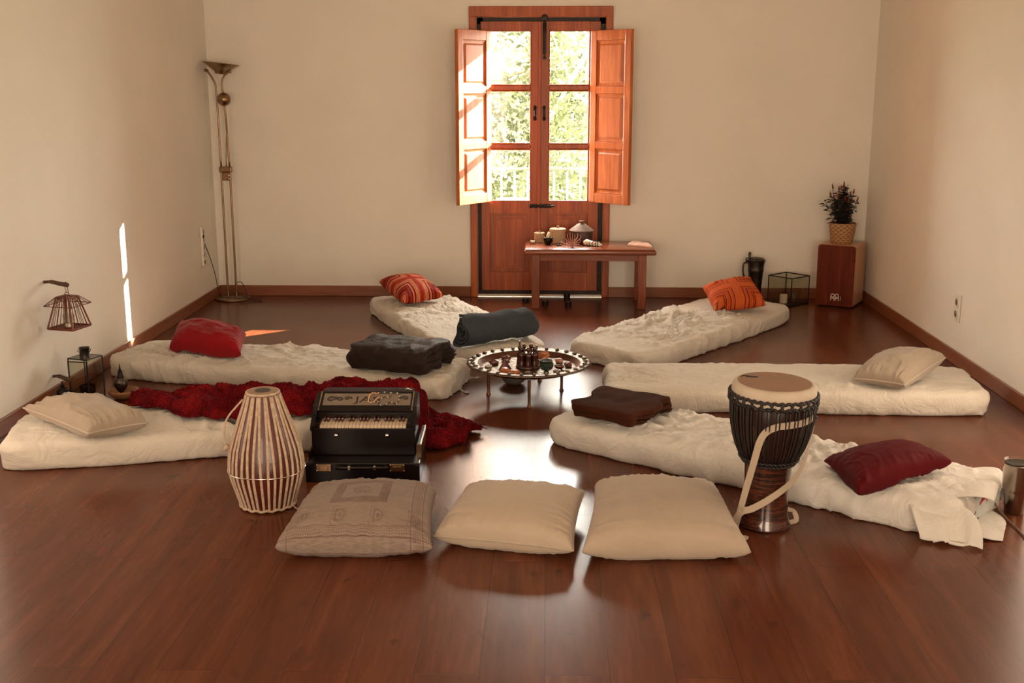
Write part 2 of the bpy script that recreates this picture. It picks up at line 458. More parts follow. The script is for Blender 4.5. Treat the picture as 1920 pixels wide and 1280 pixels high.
L1 = leaf(-.536 + DX, -.0735 + DX, -.467 + DX, -.139 + DX)
L2 = leaf(-.0705 + DX, .404 + DX, .002 + DX, .322 + DX)
for l, hx in ((L1, -.108 + DX), (L2, -.034 + DX)):
    h = MB().box((hx - .010, .017, 1.435), (hx + .010, .026, 1.515), .003)
    for z in (1.43, 1.52): h.lathe([(0, -.01), (.013, -.006), (.015, 0), (.013, .006), (0, .01)], 10, Matrix.Translation((hx, .02, z)) @ Matrix.Rotation(PI/2, 4, 'X'))
    h.tube([(hx, .012, 1.455), (hx, -.008, 1.462), (hx, -.012, 1.475), (hx, -.008, 1.488), (hx, .012, 1.495)], .005, 8)
    h.build('pull_handle', M['iron'], l, True)
vb = MB().box((-.048 + DX, .010, 1.93), (-.020 + DX, .026, 2.17), .004).tube([(-.034 + DX, .006, 1.90), (-.034 + DX, .006, 2.2)], .007, 10)
vb.lathe([(0, -.008), (.022, -.008), (.024, 0), (.018, .01), (0, .012)], 16, Matrix.Translation((-.034 + DX, -.03, 2.205)) @ Matrix.Rotation(PI/2, 4, 'X'))
vb.lathe([(0, -.008), (.014, -.008), (.014, .008), (0, .01)], 12, Matrix.Translation((-.034 + DX, .012, 1.90)) @ Matrix.Rotation(PI/2, 4, 'X'))
vb.build('vertical_bolt', M['iron'], door, True, auto=40)
hb = MB().box((-.145 + DX, .012, .728), (.03 + DX, .024, .756), .004).tube([(-.15 + DX, .006, .742), (.055 + DX, .006, .742)], .007, 10)
for x in (-.14, -.10, -.06, -.02, .02): hb.box((x - .006 + DX, -.003, .724), (x + .006 + DX, .02, .760), .003)
hb.build('horizontal_bolt', M['iron'], door, True, auto=40)

def shutter(hinge, free):
    wd = math.hypot(free[0] - hinge[0], free[1] - hinge[1]); ang = math.atan2(free[1] - hinge[1], free[0] - hinge[0])
    z0, z1, T, st = .778, 2.106, .017, .062
    m = MB()
    m.box((0, -T, z0), (st, T, z1), .004).box((wd - st, -T, z0), (wd, T, z1), .004)
    rails = [z0, z0 + .075, z0 + .445, z0 + .505, z0 + .865, z0 + .925, z1 - .085, z1]
    rails = [(z0, z0 + .075), (z0 + .425, z0 + .480), (z0 + .850, z0 + .905), (z1 - .075, z1)]
    for a, b in rails: m.box((st - .001, -T + .001, a), (wd - st + .001, T - .001, b), .003)
    for (a, b), (c, d) in zip(rails, rails[1:]):
        m.box((st - .004, -.004, b - .004), (wd - st + .004, .004, c + .004))
        for s in (-1, 1):
            # moulding round the panel and the raised field
            y = s * .009
            x0, x1 = st, wd - st
            for q in (((x0, b), (x0 + .012, c)), ((x1 - .012, b), (x1, c)), ((x0, b), (x1, b + .012)), ((x0, c - .012), (x1, c))):
                m.box((q[0][0], min(0, y), q[0][1]), (q[1][0], max(0, y), q[1][1]), .004)
            t = bmesh.new()
            lo = [(x0 + .026, b + .026), (x1 - .026, b + .026), (x1 - .026, c - .026), (x0 + .026, c - .026)]
            hi = [(x0 + .040, b + .040), (x1 - .040, b + .040), (x1 - .040, c - .040), (x0 + .040, c - .040)]
            A = [t.verts.new((x, s * .004, z)) for x, z in lo]; B = [t.verts.new((x, s * .014, z)) for x, z in hi]
            for k in range(4): t.faces.new((A[k], A[(k+1) % 4], B[(k+1) % 4], B[k]))
            t.faces.new(B); bmesh.ops.recalc_face_normals(t, faces=t.faces)
            m._add(t)
    o = m.build('shutter', M['shutter'], door)
    o.location = (hinge[0] + .068, hinge[1] - YB, 0); o.rotation_euler = (0, 0, ang)
    for z in (z0 + .14, z1 - .16):
        MB().tube([(0.0, 0.0, z - .035), (0.0, 0.0, z + .035)], .007, 10).build('hinge', M['iron'], o, True)
    return o
shutter((-.466, 9.192), (-.700, 8.856))
shutter((.338, 9.192), (.632, 8.905))

# ------------------------------------------------------------------ outside
slab = MB().box((-1.6, YB + .42, -.12), (1.6, YB + 1.15, 0)).build('balcony_floor', M['clay']); slab['kind'] = 'structure'
tag(MB().box((-40, YB + 1.5, -3.2), (40, 70, -3.1)).build('ground', plain('grass_ground', (.10, .13, .04), .9, 0, .4, 3)), kind='structure')
ry = 9.92
rail = tag(empty('balcony_railing', (0, ry, 0)), 'pale metal balcony railing with upright bars outside the glazed door', 'railing')
pm = plain('pale_paint', (.08, .075, .062), .5)
MB().tube([(-1.55, 0, .985), (1.55, 0, .985)], .011, 8).build('top_rail', pm, rail, True)
MB().tube([(-1.55, 0, .08), (1.55, 0, .08)], .009, 8).build('bottom_rail', pm, rail, True)
MB().tube([(-1.55, 0, 0), (-1.55, 0, .985)], .014, 8).build('end_post', pm, rail, True)
bar = MB().tube([(0, 0, .08), (0, 0, .985)], .0075, 8).build('bar', pm, rail, True, loc=(-1.43, 0, 0))
for k in range(1, 26):
    c = bar.copy(); COL.objects.link(c); c.location = (-1.43 + k * .114, 0, 0)
tb = MB().lathe([(0, .72), (.14, .72), (.145, .735), (.14, .745), (0, .745)], 32).lathe([(.012, .02), (.012, .72)], 12).lathe([(0, 0), (.12, 0), (.11, .02), (0, .03)], 24)
tag(tb.build('balcony_table', pm, None, True, (-.30, 9.74, 0), auto=40), 'small white round table on the balcony behind the lowest left pane', 'table')

def leafmat():
    m = bpy.data.materials.new('sunlit_leaf'); m.use_nodes = True; nt = m.node_tree; nt.nodes.clear()
    out = nt.nodes.new('ShaderNodeOutputMaterial'); d = nt.nodes.new('ShaderNodeBsdfDiffuse'); t = nt.nodes.new('ShaderNodeBsdfTranslucent')
    v = coords(nt); n = noise(nt, v, 1.7, 3)
    c = ramp(nt, n, [(.3, (.030, .036, .015)), (.5, (.054, .059, .031)), (.7, (.095, .097, .068))])
    nt.links.new(c, d.inputs[0]); nt.links.new(c, t.inputs[0])
    mx = nt.nodes.new('ShaderNodeMixShader'); mx.inputs[0].default_value = .55
    nt.links.new(d.outputs[0], mx.inputs[1]); nt.links.new(t.outputs[0], mx.inputs[2]); nt.links.new(mx.outputs[0], out.inputs[0]); return m
LM = leafmat(); BK = plain('bark', (.16, .11, .07), .9, 0, .3, 20)
def tree(x, y, rad, n, seed, label):
    rs = np.random.RandomState(seed)
    root = tag(empty('garden_tree', (x, y, -3.1)), label, 'tree', None)
    bb = MB(); tips = []
    bb.tube([(0, 0, 0), (.05, 0, 1.5), (-.05, .1, 3.0), (.1, 0, 4.6)], [.14, .12, .09, .04], 8)
    for k in range(26):
        a = rs.rand() * 2 * PI; z = 1.8 + rs.rand() * 3.0; L = rad * (.6 + .5 * rs.rand())
        p0 = Vector((0, 0, z)); p1 = p0 + Vector((math.cos(a) * L * .5, math.sin(a) * L * .4, .35 * rs.randn() + .1)); p2 = p0 + Vector((math.cos(a) * L, math.sin(a) * L * .8, .6 * rs.randn() + .2))
        bb.tube(bez([p0, p1, p2], 4), .022, 5)
        for j in range(3):
            q = p1.lerp(p2, rs.rand()); e = q + Vector((rs.randn() * .3, rs.randn() * .3, rs.randn() * .35)); bb.tube([q, e], .008, 4)
    bb.build('branches', BK, root, True)
    P = rs.randn(n * 2, 3); P /= np.linalg.norm(P, axis=1)[:, None]; P *= (rs.rand(n * 2, 1) ** .4)
    P = P * np.array([rad, rad * .7, 2.5]) + np.array([0, 0, 4.0])
    keep = fbm((P + np.array([x, y, 0])) * 2.2, 2) > -.02
    P = P[keep][:n]; n = len(P)
    A = rs.randn(n, 3); A /= np.linalg.norm(A, axis=1)[:, None]; B = np.cross(A, rs.randn(n, 3)); B /= np.linalg.norm(B, axis=1)[:, None]
    s = (.035 + .03 * rs.rand(n))[:, None]
    V = np.stack([P - A * s, P + B * s * .45, P + A * s, P - B * s * .45], 1).reshape(-1, 3)
    F = np.arange(n * 4).reshape(-1, 4)
    me = bpy.data.meshes.new('foliage'); me.from_pydata(V.tolist(), [], F.tolist()); o = link('foliage', me, LM, root); o['kind'] = 'stuff'
tree(-.9, 12.9, 1.5, 15000, 1, 'leafy sunlit garden tree seen through the left door panes')
tree(1.3, 16.0, 1.5, 15000, 2, 'leafy sunlit garden tree seen through the right door panes')
tree(-.1, 19.8, 3.0, 15000, 3, 'paler garden tree farther back between the two nearer trees')

# ------------------------------------------------------------------ soft things
BV = []
def mattress(c, label, h=.12, seed=0, mat=None, wr=1.0, crn=8.0, nu=230, nv=90, lump=1.0):
    """c: four floor corners near-left, near-right, far-right, far-left"""
    c = [np.array(p, float) for p in c]; ctr = sum(c) / 4
    a, b = np.meshgrid(np.linspace(-1, 1, nu), np.linspace(-1, 1, nv), indexing='ij')
    # spend more grid lines near the rim
    f = lambda t: np.sign(t) * (1 - (1 - np.abs(t)) ** 1.15)
    a, b = f(a), f(b)
    r = np.maximum(np.abs(a), np.abs(b)); r = np.maximum(r, 1e-6)
    qa, qb = a / r, b / r
    sc = (np.abs(qa) ** crn + np.abs(qb) ** crn) ** (-1 / crn)
    Lh = np.linalg.norm(c[1] - c[0]) / 2; Wh = np.linalg.norm(c[3] - c[0]) / 2
    rt = .80
    t = np.clip((r - rt) / (1 - rt), 0, 1)
    ang = t * 1.5 * PI / 2 * 1.33
    R = h * .52
    # profile: inset d (metres inwards) and height z
    ang = np.clip(t * PI, 0, PI)
    R = h * .42
    sg = lambda q_, e_: np.sign(q_) * np.abs(q_) ** e_
    z = h / 2 + (h / 2) * sg(np.cos(ang), .62)
    d = R * (1 - np.abs(np.sin(ang)) ** .62)
    ins_a = np.where(r < rt, (r / rt) * (1 - R / Lh), 1 - d / Lh)
    ins_b = np.where(r < rt, (r / rt) * (1 - R / Wh), 1 - d / Wh)
    U = qa * sc * ins_a; Vv = qb * sc * ins_b
    def plan(U, Vv):
        u, v = (U + 1) / 2, (Vv + 1) / 2
        return ((1-u)*(1-v))[..., None] * c[0] + (u*(1-v))[..., None] * c[1] + (u*v)[..., None] * c[2] + ((1-u)*v)[..., None] * c[3]
    P2 = plan(U, Vv)
    crown = .012 * (1 - U ** 2) * (1 - Vv ** 2)
    P = np.concatenate([P2, (z + np.where(t <= 0, crown, crown * (1 - t)))[..., None]], -1)
    out = (P2 - ctr); e1 = (c[1] - c[0]) / np.linalg.norm(c[1] - c[0]); e2 = np.array([-e1[1], e1[0]])
    nrm2 = (np.sign(U) * np.abs(U) ** 7)[..., None] * e1 + (np.sign(Vv) * np.abs(Vv) ** 5)[..., None] * e2
    nn = np.linalg.norm(nrm2, axis=-1, keepdims=True) + 1e-6; nrm2 = nrm2 / nn
    no = np.sin(ang); nz = np.cos(ang)
    N = np.concatenate([nrm2 * no[..., None], nz[..., None]], -1)
    # local coordinates along the mattress for anisotropic wrinkles
    lu = (P2 - ctr) @ e1; lv = (P2 - ctr) @ e2
    q = np.stack([lu, lv, P[..., 2]], -1) + seed * 3.17
    wv = np.stack([vn(q * 2.1 + 5), vn(q * 2.1 + 9), 0 * lu], -1)
    zones = sstep(-.35, .5, fbm(q * 1.7 + 31, 2))
    rot = np.stack([q[..., 0] * .8 - q[..., 1] * .6, q[..., 0] * .6 + q[..., 1] * .8, q[..., 2]], -1)
    w1 = crease((q + .30 * wv) * np.array([2.6, 10, 4]), 2.2) * .012 * (.4 + zones)
    w2 = (crease((rot + .18 * wv) * np.array([22, 5, 6]) + 3, 2.4) + crease((rot + .2 * wv) * np.array([6, 21, 6]) + 13, 2.4)) * .012
    w3 = (crease((q + .06 * wv) * np.array([30, 20, 6]) + 8, 2.2) + fbm(q * 34, 2) * .3) * .005
    side = sstep(0, .4, t)
    folds = crease(np.stack([lu * 6 + vn(q * 4) * 1.2 + P[..., 2] * 5, lv * 6, P[..., 2] * 6], -1) + 17, 2.2) * .017 + crease(np.stack([lu * 3, lv * 3, P[..., 2] * 22], -1) + 27, 2.5) * .006
    low = fbm(q * np.array([1.8, 2.4, 1]), 2) * .010 * lump
    disp = wr * ((w1 + w2 * (.38 + .9 * zones) + w3 * (.3 + zones)) * (1 - .5 * side) + folds * side * .8) + low * (1 - .3 * side)
    P = P + N * (disp * (1 - sstep(.86, 1, t)) * (1 - .45 * np.exp(-((r - rt) / .05) ** 2)))[..., None]
    P[..., 2] = np.maximum(P[..., 2], .003)
    loc = (ctr[0], ctr[1], 0)
    P = P - np.array(loc)
    o = grid('mattress', P, mat or M['sheet'], loc=loc)
    # underside closed by the rim curling in; a flat base fills it
    base = bmesh.new(); base.from_mesh(o.data)
    be = [e for e in base.edges if e.is_boundary]
    bmesh.ops.contextual_create(base, geom=be)
    for f_ in base.faces: f_.smooth = True
    base.to_mesh(o.data); base.free()
    tag(o, label, 'mattress', 'mattresses laid out in a circle on the floor')
    from mathutils.bvhtree import BVHTree
    bb = bmesh.new(); bb.from_mesh(o.data); bmesh.ops.translate(bb, verts=bb.verts, vec=loc); BV.append(BVHTree.FromBMesh(bb)); bb.free()
    return o, dict(c=c, h=h)

QA = [(-.60, 6.82), (.04, 6.96), (-.78, 8.72), (-1.40, 8.55)]
QB = [(.60, 6.64), (1.83, 8.24), (1.28, 8.66), (.10, 7.06)]
QC = [(-2.62, 6.45), (-.56, 5.98), (-.44, 6.58), (-2.50, 7.00)]
QD = [(-2.44, 4.75), (-.58, 5.25), (-.72, 5.68), (-2.58, 5.30)]
QE = [(.32, 5.82), (2.31, 5.79), (2.37, 6.40), (.34, 6.44)]
QF = [(-.02, 5.28), (1.55, 4.10), (1.84, 4.58), (.36, 5.62)]
quads = [QA, QB, QC, QD, QE, QF]
mA = mattress(QA, 'cream sheeted floor mattress just left of the balcony door, under the grey rolled blanket', .11, 1, wr=1.0)
mB = mattress(QB, 'cream sheeted floor mattress pointing towards the metal jug, with an orange striped cushion on it', .12, 2, wr=1.0)
mC = mattress(QC, 'cream sheeted floor mattress carrying the bright red cushion and the folded charcoal quilt', .12, 3, wr=1.15)
mD = mattress(QD, 'cream sheeted floor mattress partly under the red woven throw, behind the strapped drum', .13, 4, wr=.7)
mE = mattress(QE, 'cream sheeted floor mattress along the right wall, carrying a plain beige cushion', .13, 5, wr=.8, crn=14)
mF = mattress(QF, 'white sheeted floor mattress behind the tall goblet drum, its sheet loose at the right end', .13, 6, mat=M['sheet2'], wr=1.1)

def qsd(Q, P):
    """signed distance-ish to a quad (positive inside), numpy"""
    d = 9.0
    for k in range(4):
        a = np.array(Q[k]); b = np.array(Q[(k + 1) % 4]); e = (b - a) / np.linalg.norm(b - a)
        d = np.minimum(d, e[0] * (P[..., 1] - a[1]) - e[1] * (P[..., 0] - a[0]))
    return d
def top_at(P, pad=.012, h=.145):
    z = np.zeros(P.shape[:-1])
    for Q in quads: z = np.maximum(z, (.11 + pad) * sstep(-.035, .05, qsd(Q, P)))
    f = P.reshape(-1, 2); zf = z.reshape(-1).copy()
    for i, (x, y) in enumerate(f):
        if zf[i] <= 0: continue
        for bv in BV:
            hit = bv.ray_cast(Vector((x, y, 1)), Vector((0, 0, -1)))
            if hit[0] is not None and hit[0].z + pad > zf[i]: zf[i] = hit[0].z + pad
    return zf.reshape(z.shape)

def pillow(name, c, T, mat, label, seed=0, rest=None, pinch=.06, wr=1.0, pipe=None, n=72, cat='cushion', group=None, power=.36, floor_z=.0, inner=1.0):
    """c: corners near-left, near-right, far-right, far-left as 3D points"""
    c = [np.array(p, float) for p in c]; ctr = sum(c) / 4
    g = np.sin(np.linspace(-1, 1, n) * PI / 2) * .35 + np.linspace(-1, 1, n) * .65
    u, v = np.meshgrid(g, g, indexing='ij')
    k = pinch
    U = u * (1 - k * (1 - np.abs(v) ** 2.4) * np.abs(u) ** 3); V = v * (1 - k * (1 - np.abs(u) ** 2.4) * np.abs(v) ** 3)
    a, b = (U + 1) / 2, (V + 1) / 2
    P = ((1-a)*(1-b))[..., None]*c[0] + (a*(1-b))[..., None]*c[1] + (a*b)[..., None]*c[2] + ((1-a)*b)[..., None]*c[3]
    nr = np.cross(c[1] - c[0] + c[2] - c[3], c[3] - c[0] + c[2] - c[1]); nr = nr / np.linalg.norm(nr)
    W = np.linalg.norm(c[1] - c[0])
    prof = (np.maximum(1 - u ** 2, 0) * np.maximum(1 - v ** 2, 0)) ** power
    q = np.stack([u * W * 1.0, v * W * 1.0, 0 * u], -1) + seed * 5.1
    # gathers running in from the seams
    eu = np.exp(-(1 - np.abs(u)) / .22) * (1 - np.abs(u) ** 12); ev = np.exp(-(1 - np.abs(v)) / .22) * (1 - np.abs(v) ** 12)
    def wrink(s):
        gu = ridge(np.stack([u * .8 + s, v * 9, 0 * u + s], -1) + seed, 2); gv = ridge(np.stack([u * 9, v * .8 + s, 0 * u + s], -1) + seed + 4, 2)
        return (gu * eu + gv * ev) * .010 + inner * (fbm(q * 5 + s, 2) * .007 + crease((q + .1 * vn(q * 4)[..., None]) * np.array([5, 8, 1]) + s + 2, 2.4) * .006 + crease(q * np.array([12, 7, 1]) + s + 12, 2.4) * .003)
    Tt = T * (1 + .10 * fbm(q * 1.8, 2))
    top = P + nr * ((prof * Tt * .56) + wr * wrink(1.3) * np.minimum(prof * 3, 1))[..., None]
    bot = P - nr * ((prof * Tt * .44) + wr * wrink(7.7) * np.minimum(prof * 3, 1) * .5)[..., None]
    supp = (top_at(P[..., :2], .022) if rest is None else np.full(u.shape, rest)) + .001
    minz = np.maximum(supp, floor_z)
    bot[..., 2] = np.maximum(bot[..., 2], minz); top[..., 2] = np.maximum(top[..., 2], minz + .010 * np.minimum(prof * 4, 1) + .0005)
    loc = np.array([ctr[0], ctr[1], bot[..., 2].min()])
    nn = n * n; verts = np.concatenate([top.reshape(-1, 3), bot.reshape(-1, 3)]) - loc
    idx = np.arange(nn).reshape(n, n)
    A = np.stack([idx[:-1, :-1], idx[1:, :-1], idx[1:, 1:], idx[:-1, 1:]], -1).reshape(-1, 4)
    me = bpy.data.meshes.new(name); me.from_pydata(verts.tolist(), [], np.concatenate([A, A[:, ::-1] + nn]).tolist()); me.update()
    uvl = me.uv_layers.new(name='UVMap'); li = np.zeros(len(me.loops), dtype=int); me.loops.foreach_get('vertex_index', li)
    UV = np.stack([u, v], -1).reshape(-1, 2); UV = np.concatenate([UV, UV]); uvl.data.foreach_set('uv', UV[li].ravel())
    bm = bmesh.new(); bm.from_mesh(me); bmesh.ops.remove_doubles(bm, verts=bm.verts, dist=.0012); bmesh.ops.recalc_face_normals(bm, faces=bm.faces); bm.to_mesh(me); bm.free()
    o = link(name, me, mat, None, tuple(loc), smooth=True)
    tag(o, label, cat, group)
    if pipe:
        ring = []
        E_ = [(i, 0) for i in range(0, n - 1, 2)] + [(n - 1, j) for j in range(0, n - 1, 2)] + [(i, n - 1) for i in range(n - 1, 0, -2)] + [(0, j) for j in range(n - 1, 0, -2)]
        for i, j in E_: p = (top[i, j] + bot[i, j]) / 2; ring.append(p - loc + np.array([0, 0, .002]))
        MB().tube([tuple(p) for p in ring], .0045, 6, True).build('piping', pipe, o, True)
    return o

def stripemat(name, cols, scale, twist=0):
    m, nt, b = newmat(name)
    uvn = nt.nodes.new('ShaderNodeUVMap'); sp = nt.nodes.new('ShaderNodeSeparateXYZ'); nt.links.new(uvn.outputs[0], sp.inputs[0])
    u, v = X(nt, sp.outputs[0]), X(nt, sp.outputs[1])
    mm = u.abs().min(v.abs())
    s = (mm * scale)
    wn = nt.nodes.new('ShaderNodeTexWhiteNoise'); wn.noise_dimensions = '1D'; lk(nt, s.floor() + twist, wn.inputs['W'])
    c = ramp(nt, X(nt, wn.outputs['Value']), cols, 'CONSTANT')
    nt.links.new(c, b.inputs['Base Color']); b.inputs['Roughness'].default_value = .8; b.inputs['Specular IOR Level'].default_value = .1
    bump(nt, b, (s.fract() * PI).sin(), .4, .003); return m
cr, o1, rd, dk, pk = (.60, .30, .15), (.52, .085, .010), (.34, .018, .006), (.08, .006, .005), (.45, .11, .05)
M['stripeA'] = stripemat('red_stripes', [(0, rd), (.30, dk), (.45, cr), (.58, rd), (.72, pk), (.82, (.22, .03, .015)), (.92, rd)], 34)
M['stripeB'] = stripemat('orange_stripes', [(0, o1), (.34, dk), (.44, pk), (.56, o1), (.72, (.35, .05, .015)), (.84, cr), (.92, o1)], 34, 5)

pillow('cushion', [(-1.03, 7.97, .18), (-.76, 8.18, .19), (-.98, 8.60, .25), (-1.27, 8.44, .245)], .15, M['stripeA'], 'red and cream striped square cushion on the mattress left of the balcony door', 1, group='striped square cushions', wr=.6)
pillow('cushion', [(1.15, 7.76, .18), (1.54, 7.90, .19), (1.49, 8.32, .31), (1.12, 8.14, .27)], .14, M['stripeB'], 'orange and rust striped square cushion standing in front of the metal jug', 2, group='striped square cushions', wr=.6)
pillow('cushion', [(-2.21, 6.42, .19), (-1.75, 6.29, .19), (-1.80, 6.60, .24), (-2.24, 6.72, .27)], .19, M['red'], 'bright red velvet cushion at the left end of a mattress', 3, wr=.9)
pillow('cushion', [(-2.03, 4.77, .185), (-1.82, 4.93, .19), (-2.15, 5.24, .20), (-2.48, 5.12, .20)], .15, M['beige'], 'plain beige cushion with piping at the left wall, in front of the glass lantern', 4, pipe=M['cream'], wr=1.3)
pillow('cushion', [(1.62, 5.88, .18), (1.85, 5.75, .18), (2.18, 6.12, .24), (1.88, 6.24, .22)], .17, M['beige'], 'plain beige cushion with piping on the mattress by the right wall', 5, pipe=M['cream'], wr=1.0)
pillow('cushion', [(1.15, 4.53, .175), (1.19, 4.15, .175), (1.66, 4.48, .195), (1.50, 4.67, .195)], .14, M['wine'], 'dark wine red velvet cushion on the mattress near the steel tumbler', 6, wr=.5, pinch=.06)
# three floor cushions in front
def printmat():
    m, nt, b = newmat('block_printed_cotton')
    uvn = nt.nodes.new('ShaderNodeUVMap'); sp = nt.nodes.new('ShaderNodeSeparateXYZ'); nt.links.new(uvn.outputs[0], sp.inputs[0])
    u, v = X(nt, sp.outputs[0]), X(nt, sp.outputs[1])
    def band(x, a, wd): return (x - a).abs().lt(wd)
    # border bands with a key pattern along the near and right edges
    e = v * -1.0; key = ((u * 46.0).fract().gt(.5))._op('MULTIPLY', ((v * 34.0).fract().gt(.4)))
    b1 = band(e, .975, .005) .max(band(e, .865, .006)).max(band(e, .92, .04)._op('MULTIPLY', key))
    key2 = ((v * 46.0).fract().gt(.5))._op('MULTIPLY', ((u * 34.0).fract().gt(.4)))
    b2 = band(u, .88, .006).max(band(u, .72, .006)).max(band(u, .80, .05)._op('MULTIPLY', key2)).max(band(u, -.86, .006))
    # framed square at the middle
    sx, sy = u + .02, v - .06
    r = sx.abs().max(sy.abs() * .9)
    keyf = ((u * 60.0).fract().gt(.5)).max((v * 60.0).fract().gt(.55))
    fr = band(r, .38, .008).max(band(r, .27, .007)).max(band(r, .325, .045)._op('MULTIPLY', keyf))
    rr = (sx * sx + sy * sy).sqrt(); an = sx.atan2(sy)
    ro = (rr - (an * 12.0).sin() * .015).lt(.13)._op('MULTIPLY', rr.gt(.035))._op('MULTIPLY', ((an * 12.0).sin() + (rr * 60.0).sin()).gt(-.5))
    # paisleys in a row
    pu = ((u * 2.0).fract() - .5) / 2.0; pv = v + .66
    tw = pu + pv * pv * 2.0 - .03
    pr = (tw * tw * 2.2 + pv * pv * .55).sqrt()
    pa = (pr.lt(.15)._op('MULTIPLY', (pr * 90.0).sin().gt(-.3)))
    ink = (b1.max(b2) * .65).max(fr * .65).max(ro * .5).max(pa * .38)
    v3 = coords(nt, 'UV', (3, 60, 1)); st = noise(nt, v3, 3, 2)
    base = ramp(nt, st, [(.3, (.18, .135, .11)), (.7, (.27, .205, .165))])
    fade = noise(nt, coords(nt, 'UV'), 4, 3) * 1.2
    c = mixc(nt, (ink * fade * 1.5).min(.9), base, (.085, .032, .026))
    nt.links.new(c, b.inputs['Base Color']); b.inputs['Roughness'].default_value = .9
    bump(nt, b, noise(nt, coords(nt), 500, 1) * .1 + st * .1, .4, .004); return m
M['print'] = printmat()
pillow('floor_cushion', [(-.985, 3.84, .055), (-.41, 3.86, .055), (-.44, 4.34, .095), (-.94, 4.33, .095)], .205, M['print'], 'greyish block printed floor cushion in front of the harmonium', 7, rest=.0, group='floor cushions in the front row', inner=.5, wr=1.3, power=.36, pinch=.05)
pillow('floor_cushion', [(-.42, 3.98, .05), (.10, 3.86, .05), (.155, 4.36, .085), (-.32, 4.40, .085)], .18, M['cream'], 'smooth cream floor cushion with piping, middle of the front row', 8, rest=.0, pipe=M['cream'], group='floor cushions in the front row', inner=.25, wr=1.3, power=.36, pinch=.05)
pillow('floor_cushion', [(.13, 3.85, .05), (.745, 3.87, .05), (.69, 4.44, .09), (.20, 4.44, .09)], .20, M['linen'], 'linen weave floor cushion in the front row beside the goblet drum', 9, rest=.0, group='floor cushions in the front row', inner=.3, wr=1.1, power=.36, pinch=.05)

# ---- folded and rolled blankets: a ribbon cross-section swept along a line
def ribbon(name, path, th, A, B, mat, label, n=90, seed=0, amp=.006, end=.03, group=None, sag=None, clampz=None, flat_dir=None, cat='blanket', freq=9):
    """path: list of (a,z) in the plane across A->B ; a measured to the left of A->B"""
    P = [Vector((a, z, 0)) for a, z in path]; P = bez(P, 10); m = len(P)
    L, R_ = [], []
    for i in range(m):
        d = (P[min(i+1, m-1)] - P[max(i-1, 0)]).normalized(); nv = Vector((-d.y, d.x, 0))
        L.append(P[i] + nv * th / 2); R_.append(P[i] - nv * th / 2)
    ring = L + R_[::-1]; ring = np.array([(p.x, p.y) for p in ring]); K = len(ring)
    A, B = np.array(A, float), np.array(B, float); D = B - A; Ln = np.linalg.norm(D); D = D / Ln; side = np.array([-D[1], D[0], 0]); 
    s = np.linspace(0, 1, n)
    cen = ring.mean(0)
    V = np.zeros((n, K, 3))
    for i, t in enumerate(s):
        base = A + D * Ln * t
        stag = end * vn(np.stack([ring[:, 0] * 14, ring[:, 1] * 14, 0 * ring[:, 0] + (0 if t < .5 else 5)], -1) + seed)
        w_ = (1 - t) ** 8 + t ** 8
        V[i] = base + side * ring[:, 0:1] + np.array([0, 0, 1.]) * ring[:, 1:2] + D * (stag * w_)[:, None]
    cz = np.array([0, 0, A[2] + cen[1]])
    q = V * np.array([1, 1, 1.2]) * freq
    dsp = ridge(q * .6 + seed, 2) * amp + fbm(q * 1.8 + seed, 2) * amp * .5
    ctr3 = A + D * Ln * s[:, None, None] + side * cen[0] + np.array([0, 0, cen[1]])
    dirv = V - ctr3; dirv -= (dirv @ D)[..., None] * D; dirv /= (np.linalg.norm(dirv, axis=-1, keepdims=True) + 1e-6)
    V = V + dirv * dsp[..., None]
    e_ = np.clip(np.minimum(s, 1 - s) / .07, 0, 1); shr = .80 + .20 * np.sqrt(1 - (1 - e_) ** 2)
    V = ctr3 + (V - ctr3) * shr[:, None, None] if name != 'rolled_blanket' else V
    sup = np.max([top_at(V[..., :2] + np.array(o_), .018) for o_ in ((0, 0), (.008, 0), (-.008, 0), (0, .008), (0, -.008))], axis=0)
    mz = sup if clampz is None else np.full(sup.shape, clampz)
    V[..., 2] = np.maximum(V[..., 2], mz)
    loc = V.reshape(-1, 3).mean(0); loc[2] = V[..., 2].min(); V = V - loc
    V2 = np.swapaxes(V, 0, 1)
    o = grid(name, V2, mat, closed_u=True, loc=tuple(loc))
    bm = bmesh.new(); bm.from_mesh(o.data); bm.verts.ensure_lookup_table()
    for i in (0, n - 1):
        for k in range(m - 1):
            a_, b_, c_, d_ = k, k + 1, K - 2 - k, K - 1 - k
            try: bm.faces.new([bm.verts[x * n + i] for x in (a_, b_, c_, d_)])
            except Exception: pass
    bmesh.ops.recalc_face_normals(bm, faces=bm.faces)
    for f_ in bm.faces: f_.smooth = True
    bm.to_mesh(o.data); bm.free()
    tag(o, label, cat, group); return o

# rolled grey blanket on the mattress by the door
sp = []
for k in range(40):
    t = k / 39; a = .6 + t * 6.5 * PI; r = .012 + .076 * t
    sp.append((-math.cos(a) * r * 1.1, math.sin(a) * r * .95 + .085))
roll = ribbon('rolled_blanket', sp, .014, (-.535, 6.84, .13), (-.13, 7.12, .13), M['grey'], 'slate grey fleece blanket rolled up on the near end of a mattress', seed=3, amp=.012, end=.045, freq=5)
